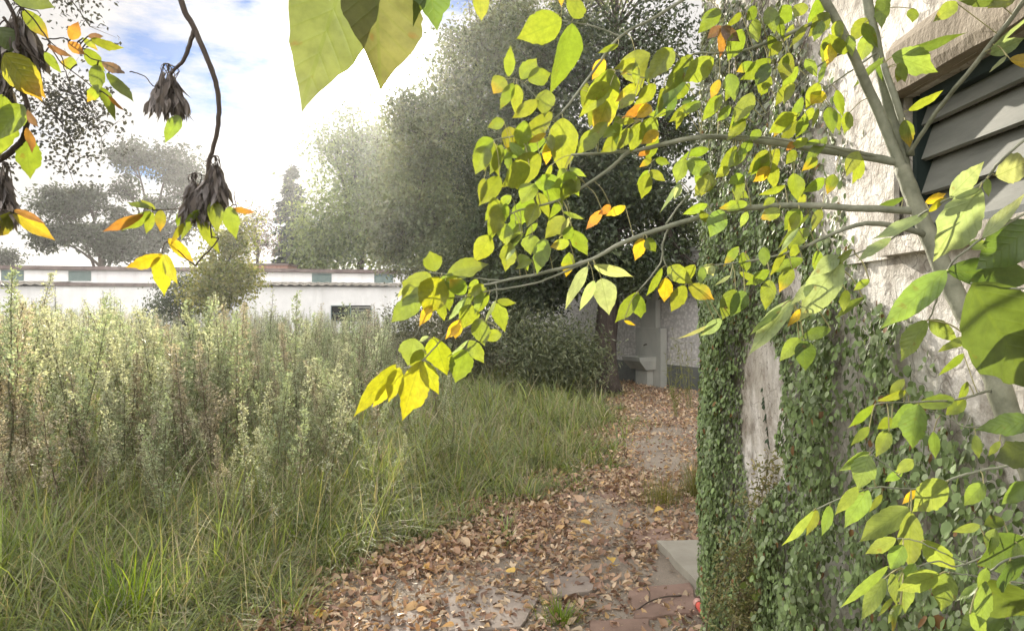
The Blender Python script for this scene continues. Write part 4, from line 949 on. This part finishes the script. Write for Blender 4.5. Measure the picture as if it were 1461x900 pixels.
SAP_LEAVES = """802 29 744 56 46;816 33 797 120 37;818 27 830 -18 33;801 -12 801 15 9 y;685 -15 686 32 24;721 112 704 131 27;725 110 728 72 16;743 114 765 82 24;753 115 785 103 27;733 119 714 152 17;737 120 735 160 19
;769 143 733 168 20;780 128 776 164 28;720 174 697 181 17;704 199 675 213 22;694 208 679 247 27;700 202 711 246 20;725 181 730 215 28 n;748 172 740 206 25;788 160 730 215 25;779 190 756 204 10 y;779 199 720 230 20;803 168 801 243 43;783 202 780 232 15 y;772 222 722 266 38;787 235 779 255 8
;714 252 687 292 26;757 240 717 265 34;762 262 744 290 26;730 280 712 294 14;711 290 693 314 18;722 290 720 315 12;762 282 728 323 28;766 291 752 323 24;767 275 784 308 16;776 256 802 288 25;806 240 797 262 14;808 244 825 278 20;812 240 833 252 10;719 318 722 350 23;700 336 680 372 29;747 333 716 361 10 d;767 318 750 335 9;760 335 757 363 26;778 340 768 388 25;806 309 780 340 24;815 308 795 340 9 p;815 322 806 343 16;817 328 838 361 22;813 345 787 352 16;803 302 831 314 7;860 300 838 325 14 o;735 355 720 370 6 p;742 362 752 385 18
;875 98 832 167 30;877 112 852 196 34 n;906 72 905 123 44;914 123 881 142 20 n;961 70 926 114 30;988 78 945 136 25;985 95 942 160 22 d;1018 82 974 117 32;1010 95 990 118 13;985 120 961 141 15;935 120 910 150 20;925 142 888 175 12 o;928 150 906 172 18 y;947 125 939 162 14;965 137 951 168 12 d;992 137 970 150 7 d;975 155 967 181 11;1000 145 976 159 16;880 165 885 190 14;915 175 902 212 23;936 168 914 197 26;893 182 873 214 8 d;940 188 914 206 18 y;927 212 911 223 12 o;930 226 914 239 10 n;934 227 954 234 12;926 243 910 262 12;928 243 948 258 13;925 247 919 281 20;978 225 966 260 21;980 229 1010 251 25;1012 213 975 222 14;1014 250 988 284 20;893 294 867 307 13 y;872 294 852 306 12 o;972 258 945 300 7 p;972 263 962 284 10 p;1010 292 975 305 13;1000 300 1014 320 12
;839 380 803 434 17 p;847 378 903 391 16 p;858 397 866 446 34 p;848 400 829 439 15 p;918 340 906 370 18 y;923 340 933 359 17;945 382 924 420 11;952 382 983 403 25;992 378 972 403 17;950 396 950 429 21 y;978 407 961 442 23;982 408 1015 426 23 n;910 416 881 458 21;908 418 915 453 23;1003 380 998 406 12;1008 378 1016 393 15 p;1030 455 1004 479 16 p;1022 458 974 488 5 p;890 457 905 464 5 y
;1030 38 1008 58 14 b;1030 38 1051 62 18 b;1028 40 1027 82 11 o;1058 18 1040 38 10;1080 12 1064 31 16;1075 28 1080 64 19;1060 42 1042 82 25;1130 10 1109 34 23;1146 4 1132 27 20;1172 -4 1160 31 18;1173 30 1163 57 16;1098 50 1113 76 15;1116 60 1101 77 15;1100 84 1062 113 22;1097 90 1081 119 21 G;1096 105 1077 136 25;1126 75 1111 121 23;1139 95 1119 127 15;1150 84 1161 111 15;1178 88 1168 121 8;1192 58 1184 90 18 y;1006 85 999 116 20;1175 60 1178 75 12
;1073 132 1049 176 25;1070 150 1039 183 19;1042 150 1026 171 14;1091 118 1085 136 16;1131 118 1119 147 15;1176 131 1154 151 21 y;1161 154 1142 176 13;1168 155 1156 181 7;1182 153 1183 193 19;1123 172 1103 193 12;1138 172 1117 201 17;1086 186 1069 199 14;1133 203 1119 216 10 o;1181 195 1154 233 15;1170 201 1147 206 8;1166 225 1149 241 15;1051 208 1029 246 15;1063 212 1039 236 19;1111 212 1089 247 23;1136 215 1124 233 15;1100 220 1075 246 18;1005 230 1000 271 22
;1015 245 1002 277 22;1041 239 1021 255 14;1100 240 1075 259 17 y;1121 265 1086 279 10;1106 282 1089 293 11;1151 279 1139 289 11;1191 249 1174 279 17;1113 298 1087 311 20 n;1141 298 1124 326 24;1155 305 1114 346 8;1140 325 1114 359 8 p;1139 350 1124 366 15;1030 299 1010 336 29 q;1066 302 1057 323 11 q
;1062 360 1059 389 17;1055 388 1083 403 10;1015 378 1004 391 14;1123 351 1101 393 10;1043 393 1020 408 5 p;1050 413 1033 453 27;1063 415 1044 449 25 d;1131 427 1061 502 27 p;1116 437 1067 475 11 d;1201 371 1150 452 46 p;1196 364 1159 391 23 p;1159 404 1134 433 15 p;1216 355 1194 379 10;1148 440 1124 466 12 y;1186 468 1144 481 18 G;1141 482 1109 511 21 q;1147 485 1150 527 29 G;1241 399 1219 413 11;1233 424 1189 451 10
;1258 -14 1254 45 23;1304 12 1299 33 16;1366 4 1324 36 21 q;1426 5 1361 17 12 d;1452 -10 1418 6 24;1274 79 1361 56 14 G;1272 80 1332 102 36 q;1286 94 1279 117 16;1262 82 1224 117 10;1295 158 1341 136 13;1291 171 1300 207 20;1412 78 1463 54 21 p;1411 72 1457 25 6 p;1440 85 1477 96 19 y;1437 80 1419 101 6 p
;1290 282 1249 298 11 G;1399 267 1348 362 54 p;1355 282 1401 234 27 p;1320 290 1346 277 13 y;1325 302 1353 281 9 t;1420 252 1478 228 42 p;1408 255 1401 279 10;1325 304 1264 341 17 p;1271 339 1224 366 15 p;1401 340 1463 282 19 p;1386 356 1406 344 20 q;1478 318 1415 378 62 G;1350 386 1485 397 45 G;1350 385 1254 466 38 q;1385 404 1500 548 112 G;1323 457 1287 510 27 q;1325 457 1354 486 23 q;1376 504 1349 536 11;1382 480 1340 503 14 q
;1362 569 1312 579 21 G;1381 544 1364 576 10;1378 570 1357 592 20;1310 576 1296 634 37 q;1307 577 1271 609 23 q;1293 557 1257 573 11;1291 541 1274 566 14 q;1248 577 1221 613 12;1273 597 1254 611 15;1241 609 1220 636 13;1269 614 1244 647 21 q;1482 600 1410 613 31 G;1482 640 1434 656 42 G
;1241 645 1199 669 17 q;1240 648 1222 694 33 q;1244 674 1227 696 15 q;1226 694 1184 726 17 q;1238 697 1204 747 29 q;1184 721 1171 756 15 q;1166 727 1149 757 15;1161 727 1119 772 11 q;1308 699 1289 718 10 y;1352 688 1304 727 40 q;1259 705 1239 726 9;1298 723 1238 772 35 q;1300 729 1290 802 33 q
;1279 768 1237 789 19 q;1289 777 1275 813 25 q;1319 769 1357 814 31 q;1268 807 1202 861 13 q;1263 824 1227 879 23 q;1290 811 1282 864 28 q;1341 819 1293 846 29 q;1353 817 1345 870 33 q;1276 851 1252 876 7;1284 861 1269 901 7;1406 829 1394 887 23 q;1403 831 1377 863 11 q;1463 768 1396 802 52 G;1398 826 1465 884 62 G;1434 878 1378 906 42 G;1432 741 1393 746 19 G;1465 688 1432 717 24 q;1440 800 1470 840 60 G
;622 387 614 360 28;638 392 693 376 27;663 420 644 399 25;612 388 578 432 40;628 395 606 446 46 t;600 420 563 457 31;635 400 639 441 20;585 405 566 422 7 p;690 405 667 421 15;694 411 674 431 16;698 420 679 448 11;665 424 641 456 10 p;672 434 661 467 30;682 454 690 491 27;657 456 639 481 15 y;652 460 650 482 18 y;709 429 734 433 11;709 432 720 471 23;708 428 691 459 6 p
;620 480 634 534 37 t;665 498 651 544 35;670 485 689 516 21;668 485 644 509 5 p;590 482 585 517 38 q;600 514 574 592 40 t;571 524 554 572 24 t;603 515 625 560 24 t;566 520 513 582 24 t;560 543 537 577 18 t;612 480 597 486 6 p
"""
xr = np.random.default_rng(77)
for x0, x1, y0, y1, m in ((1010, 1240, 5, 285, 44), (690, 830, 190, 372, 24), (830, 1000, 60, 215, 24), (1030, 1210, 290, 420, 14), (600, 720, 385, 500, 10), (1230, 1300, 5, 120, 3), (1260, 1460, 600, 890, 16)):
    for k in range(m):
        x, y = xr.uniform(x0, x1), xr.uniform(y0, y1); L_ = xr.uniform(24, 42); a_ = rad(xr.normal(115, 28)); 
        SAP_LEAVES += ';%d %d %d %d %d %s' % (x, y, x + L_ * math.cos(a_), y + L_ * math.sin(a_), L_ * xr.uniform(.35, .65), ('q' if x0 > 1220 else 'g') if xr.random() < .97 else 'y')
sap = empty('box_elder_sapling', (.985, 1.10, 0), 'slender grey green box elder sapling with yellow green leaves in front of the wall', 'tree')
mb = MB(); tr_ = smooth_path([(.985, 1.10, -.03), (.95, 1.13, .6), P(1505, 770, 1.2), P(1448, 620, 1.26), P(1405, 500, 1.32), P(1357, 408, 1.39), P(1312, 305, 1.455), P(1287, 240, 1.5)], 60)
rr_ = np.interp(np.linspace(0, 1, len(tr_)), [0, .5, .8, 1], [.027, .0205, .0168, .015]); rr_ *= 1 + .05 * np.sin(np.arange(len(tr_)) * 2.1)
mb.tube(tr_, rr_, 14, (.95, .93, .9)); part(mb, 'trunk', M_twig, sap)
SB = [([(1289, 246, 1.5), (1255, 160), (1215, 75, 1.47), (1170, -10, 1.45), (1140, -80, 1.43)], 16, 12),
      ([(1289, 243, 1.51), (1268, 150, 1.52), (1250, 70, 1.53), (1236, -10, 1.54), (1225, -80, 1.55)], 18, 13), ([(1299, 222, 1.5), (1280, 150, 1.48), (1261, 92, 1.49)], 11, 9),
      ([(1297, 220, 1.49), (1340, 155, 1.4), (1385, 98, 1.3), (1461, 0, 1.2), (1500, -60, 1.15)], 6, 7),
      ([(1284, 232, 1.5), (1200, 218), (1110, 204, 1.52), (1010, 197, 1.55), (930, 210, 1.58), (898, 216, 1.6), (815, 221, 1.62)], 12, 3.5),
      ([(1266, 226, 1.5), (1180, 209, 1.48), (1090, 196, 1.5), (1000, 192, 1.54)], 6, 2.5), ([(899, 216, 1.6), (870, 240), (830, 268, 1.62), (790, 288), (740, 300, 1.63), (715, 312)], 6, 2),
      ([(1308, 302, 1.46), (1230, 298, 1.45), (1150, 294), (1060, 298, 1.47), (985, 314, 1.49), (894, 344, 1.5), (845, 369), (780, 388), (715, 401), (663, 412)], 11, 2.6),
      ([(845, 369, 1.5), (780, 399), (720, 412), (667, 421)], 4, 2), ([(690, 405, 1.5), (655, 455), (625, 490), (602, 515), (575, 527)], 3, 2), ([(667, 421, 1.5), (640, 423), (606, 420)], 2.5, 2), ([(715, 401, 1.5), (680, 396), (640, 392), (615, 389)], 2.5, 2),
      ([(706, 403, 1.5), (709, 428), (690, 462), (670, 487)], 2.2, 1.8), ([(608, 446, 1.5), (592, 480)], 1.6, 1.4),
      ([(1318, 335, 1.43), (1265, 320, 1.4), (1230, 318, 1.38), (1195, 330), (1150, 352), (1100, 367, 1.4), (1020, 378, 1.42)], 9, 2), ([(955, 322, 1.5), (944, 350), (941, 376), (911, 415)], 3, 2), ([(944, 348, 1.5), (951, 380), (980, 402)], 2, 1.8), ([(950, 320, 1.5), (975, 285), (988, 272)], 3, 2),
      ([(990, -10, 1.75), (935, 25), (885, 52, 1.72), (852, 95, 1.7), (818, 140, 1.68), (795, 165, 1.66), (765, 183), (735, 195), (704, 200)], 5, 2), ([(885, 52, 1.72), (845, 37), (800, 29)], 2.5, 1.8), ([(790, 155, 1.66), (769, 143), (748, 120), (728, 113)], 2, 1.6), ([(690, -40, 1.7), (685, -15)], 2, 1.5),
      ([(1184, 22, 1.45), (1120, 50, 1.47), (1062, 72, 1.5), (1030, 76, 1.52), (985, 80, 1.54), (950, 112)], 6, 2), ([(985, 80, 1.54), (930, 110, 1.58), (878, 102, 1.6)], 2, 1.5), ([(1212, 70, 1.47), (1160, 100, 1.48), (1120, 140, 1.5), (1075, 175)], 3, 1.5), ([(1252, 75, 1.52), (1205, 108), (1165, 138), (1130, 168)], 3, 1.5), ([(940, 195, 1.57), (925, 165, 1.58), (915, 172)], 2, 1.6), ([(1000, 197, 1.55), (985, 215), (980, 228)], 2, 1.6), ([(899, 217, 1.6), (928, 232), (926, 244)], 1.6, 1.4),
      ([(1418, 556, 1.29), (1362, 570, 1.2), (1312, 574, 1.12), (1248, 577, 1.1)], 4, 2), ([(1434, 606, 1.27), (1380, 609, 1.2), (1355, 598), (1300, 575)], 3, 1.6), ([(1500, 655, 1.0), (1400, 672), (1330, 692), (1300, 697), (1240, 697), (1164, 727)], 4, 2), ([(1300, 697, 1.0), (1266, 662), (1242, 645)], 2, 1.5), ([(1500, 740, .95), (1378, 803), (1335, 801), (1290, 811)], 3, 1.8), ([(1378, 803, .95), (1320, 775), (1280, 768)], 2, 1.6), ([(1500, 835, .9), (1405, 822), (1350, 816)], 3, 1.8),
      ([(1510, 160, .8), (1440, 220), (1400, 262, .83), (1345, 290, .86), (1320, 305, .88), (1270, 340, .92), (1205, 370, .95), (1130, 428, 1.0)], 4.5, 2.2), ([(1510, 280, .75), (1400, 342), (1352, 385, .78), (1325, 456)], 4, 2.2), ([(1510, 420, .62), (1385, 404, .64)], 4, 2.5), ([(1510, 560, .8), (1480, 610, .82), (1478, 640)], 4, 3), ([(1520, 790, .72), (1436, 800), (1402, 828, .74)], 4, 3)]
spray(sap, SB, SAP_LEAVES, M_leaf)

# ------------------------------------------------------------------ hanging branches with dry seed clusters, upper left
def seeds(mb, cx, cy, d, w, h, n):
    """a bunch of dry winged seeds hanging on threads from one point"""
    top = P(cx, cy - h / 2, d); k = d / F_PX
    t = R.random(n) ** .7; a = R.uniform(0, 6.28, n); rad_ = w * k / 2 * (.25 + .75 * t) * np.sqrt(R.random(n))
    p = top + np.stack([rad_ * np.cos(a), rad_ * np.sin(a), -h * k * t * .72], -1)
    A = np.stack([np.cos(a) * .25, np.sin(a) * .25, -np.ones(n)], -1) + rdir(n) * .25
    leaves(mb, p, A, rdir(n), R.uniform(.022, .036, n), R.uniform(.007, .011, n), np.array([[.13, .115, .11], [.17, .15, .14], [.10, .09, .088]])[R.integers(0, 3, n)], POINTY, bend=R.uniform(-.3, .3, n), fold=.2)
    for q in range(14): mb.tube(smooth_path([top + [0, 0, .012], top + R.normal(0, w * k * .22, 3) * [1, 1, 0] + [0, 0, .004], p[q]], 7), .0008, 3, (.10, .085, .075), False)
hb1 = empty('hanging_branch', P(255, -200, 1.15), 'bare curved stem hanging from above with two dark dry seed bunches', 'branch')
spray(hb1, [([(235, -120, 1.15), (258, 0), (278, 45), (302, 100), (312, 150), (308, 195), (298, 236), (300, 262)], 9, 5), ([(277, 44, 1.15), (264, 80), (243, 106)], 7, 4), ([(185, 103, 1.15), (205, 108), (222, 124)], 1.6, 1.4), ([(300, 262, 1.15), (299, 300), (302, 340)], 3, 2),
            ([(299, 300, 1.15), (262, 298), (218, 298), (205, 300)], 2, 1.6), ([(280, 380, 1.15), (268, 372), (240, 345), (232, 361)], 2, 1.5), ([(302, 338, 1.15), (310, 343), (280, 378)], 2, 2), ([(337, 300, 1.15), (335, 272)], 1.4, 1)],
      """257 165 241 204 20 g;215 300 165 319 16;217 302 207 331 13;222 299 203 287 8;205 305 150 326 14 o;215 296 184 291 8;230 299 228 329 15 n;260 300 249 321 12;275 303 263 341 13;280 305 301 357 17;305 286 314 330 22;328 294 334 337 22;332 298 360 304 9 o;240 340 268 371 17 y;231 362 181 382 18 y;231 362 228 418 28 t;234 363 258 403 16 t;262 318 240 345 9 n;285 300 268 318 10""", M_leaf, M_bark)
for cx, cy, w, h in ((240, 133, 50, 62), (306, 262, 40, 58), (278, 285, 32, 56)):
    mb = MB(); seeds(mb, cx, cy, 1.15, w, h, 230); part(mb, 'seed_cluster', M_seed, hb1)
hb2 = empty('hanging_branch', P(-60, -60, .95), 'leafy branch tip at the upper left edge with mottled leaves and dark seed bunches', 'branch')
spray(hb2, [([(-60, -60, .95), (10, 5), (28, 62), (20, 95), (37, 150), (36, 190), (20, 215), (-20, 240)], 5, 9), ([(5, 25, .95), (30, 65), (55, 85), (62, 92)], 4, 2), ([(-10, -20, .95), (35, 12), (66, 52), (90, 90), (140, 130)], 2.5, 1.4), ([(60, 55, .95), (92, 55), (125, 78), (152, 92), (178, 104)], 2, 1.4), ([(66, 56, .95), (88, 82), (100, 120)], 1.6, 1.2), ([(20, -40, .95), (19, 8)], 2, 1.6), ([(-30, 290, .95), (15, 301), (60, 318)], 2, 1.2)],
      """12 -14 78 12 32 G;32 14 62 52 22 n;6 76 40 132 44 n;36 98 59 136 24 n;4 135 -4 222 46;34 150 12 205 34;36 192 31 249 32;38 158 58 183 9 b;38 182 59 217 11 o;100 57 113 34 17 o;97 60 116 75 15 o;118 54 138 72 9 n;125 52 142 48 9 b;129 57 172 76 13;67 64 92 78 9 b;64 74 79 100 13;110 92 90 90 17 n;121 69 141 96 19;139 92 151 137 21;154 104 201 144 15;145 90 177 106 14 b;142 121 124 144 16 n;143 124 163 167 15;154 137 175 156 6 o;17 303 62 339 21 y;17 302 -8 338 24 n;20 299 69 315 10 o;-5 40 22 75 30 d""", M_leaf, M_bark)
for cx, cy, w, h in ((30, 62, 62, 78), (2, 132, 26, 60), (4, 282, 36, 78)):
    mb = MB(); seeds(mb, cx, cy, .97, w, h, 240); part(mb, 'seed_cluster', M_seed, hb2)
hb3 = empty('hanging_branch', P(540, -160, .45), 'large close leaf hanging at the top edge in front of the sun', 'branch')
KC['s'] = ((.14, .165, .065), None)
spray(hb3, [([(700, -220, .45), (600, -150), (525, -90)], 7, 4), ([(600, -150, .45), (605, -60)], 4, 3)], "508 -85 463 150 118 s;532 -85 546 118 108 s;606 -60 622 37 52 d;600 -56 602 32 20 d", M_leaf, M_twig)
# fine-leaved branch overhanging from a tree out of frame
ob = empty('overhanging_branch', P(20, -60, 6), 'fine leaved dark branch tip reaching in against the sky at upper left', 'branch'); mb, fb = MB(), MB()
def twigs(pts, n, sp):
    W = smooth_path([P(x, y, 6) for x, y in pts], 18); mb.tube(W, np.linspace(.012, .003, len(W)), 5, (.3, .28, .26))
    n = int(n * 2.1); c = W[R.integers(3, len(W), n // 5)] + R.normal(0, sp, (n // 5, 3)); p = np.repeat(c, 5, 0) + R.normal(0, .035, (n // 5 * 5, 3)); m = len(p)
    for q in c[::4]: 
        j = np.linalg.norm(W - q, axis=1).argmin(); mb.tube([W[j], q], [.003, .001], 3, (.3, .28, .26), False)
    leaves(fb, p, rdir(m) - [0, 0, .4], rdir(m), R.uniform(.026, .05, m), .024, np.array([.05, .052, .05]) * R.uniform(.7, 1.3, m)[:, None], FOLD)
twigs([(-60, -60), (40, -30), (95, -5), (128, 38)], 260, .11); twigs([(-40, 90), (40, 125), (90, 140), (120, 165), (145, 195)], 330, .13); twigs([(40, 125), (75, 160), (100, 195), (95, 232)], 260, .11); twigs([(85, 128), (120, 140), (140, 170)], 120, .09); twigs([(20, -70), (110, -40), (158, 2)], 60, .05); twigs([(-60, 215), (-10, 238), (22, 238)], 60, .05)
part(mb, 'twigs', M_bark, ob); part(fb, 'foliage', M_far, ob)
print('verts', sum(len(o.data.vertices) for o in sc.objects if o.type == 'MESH'))
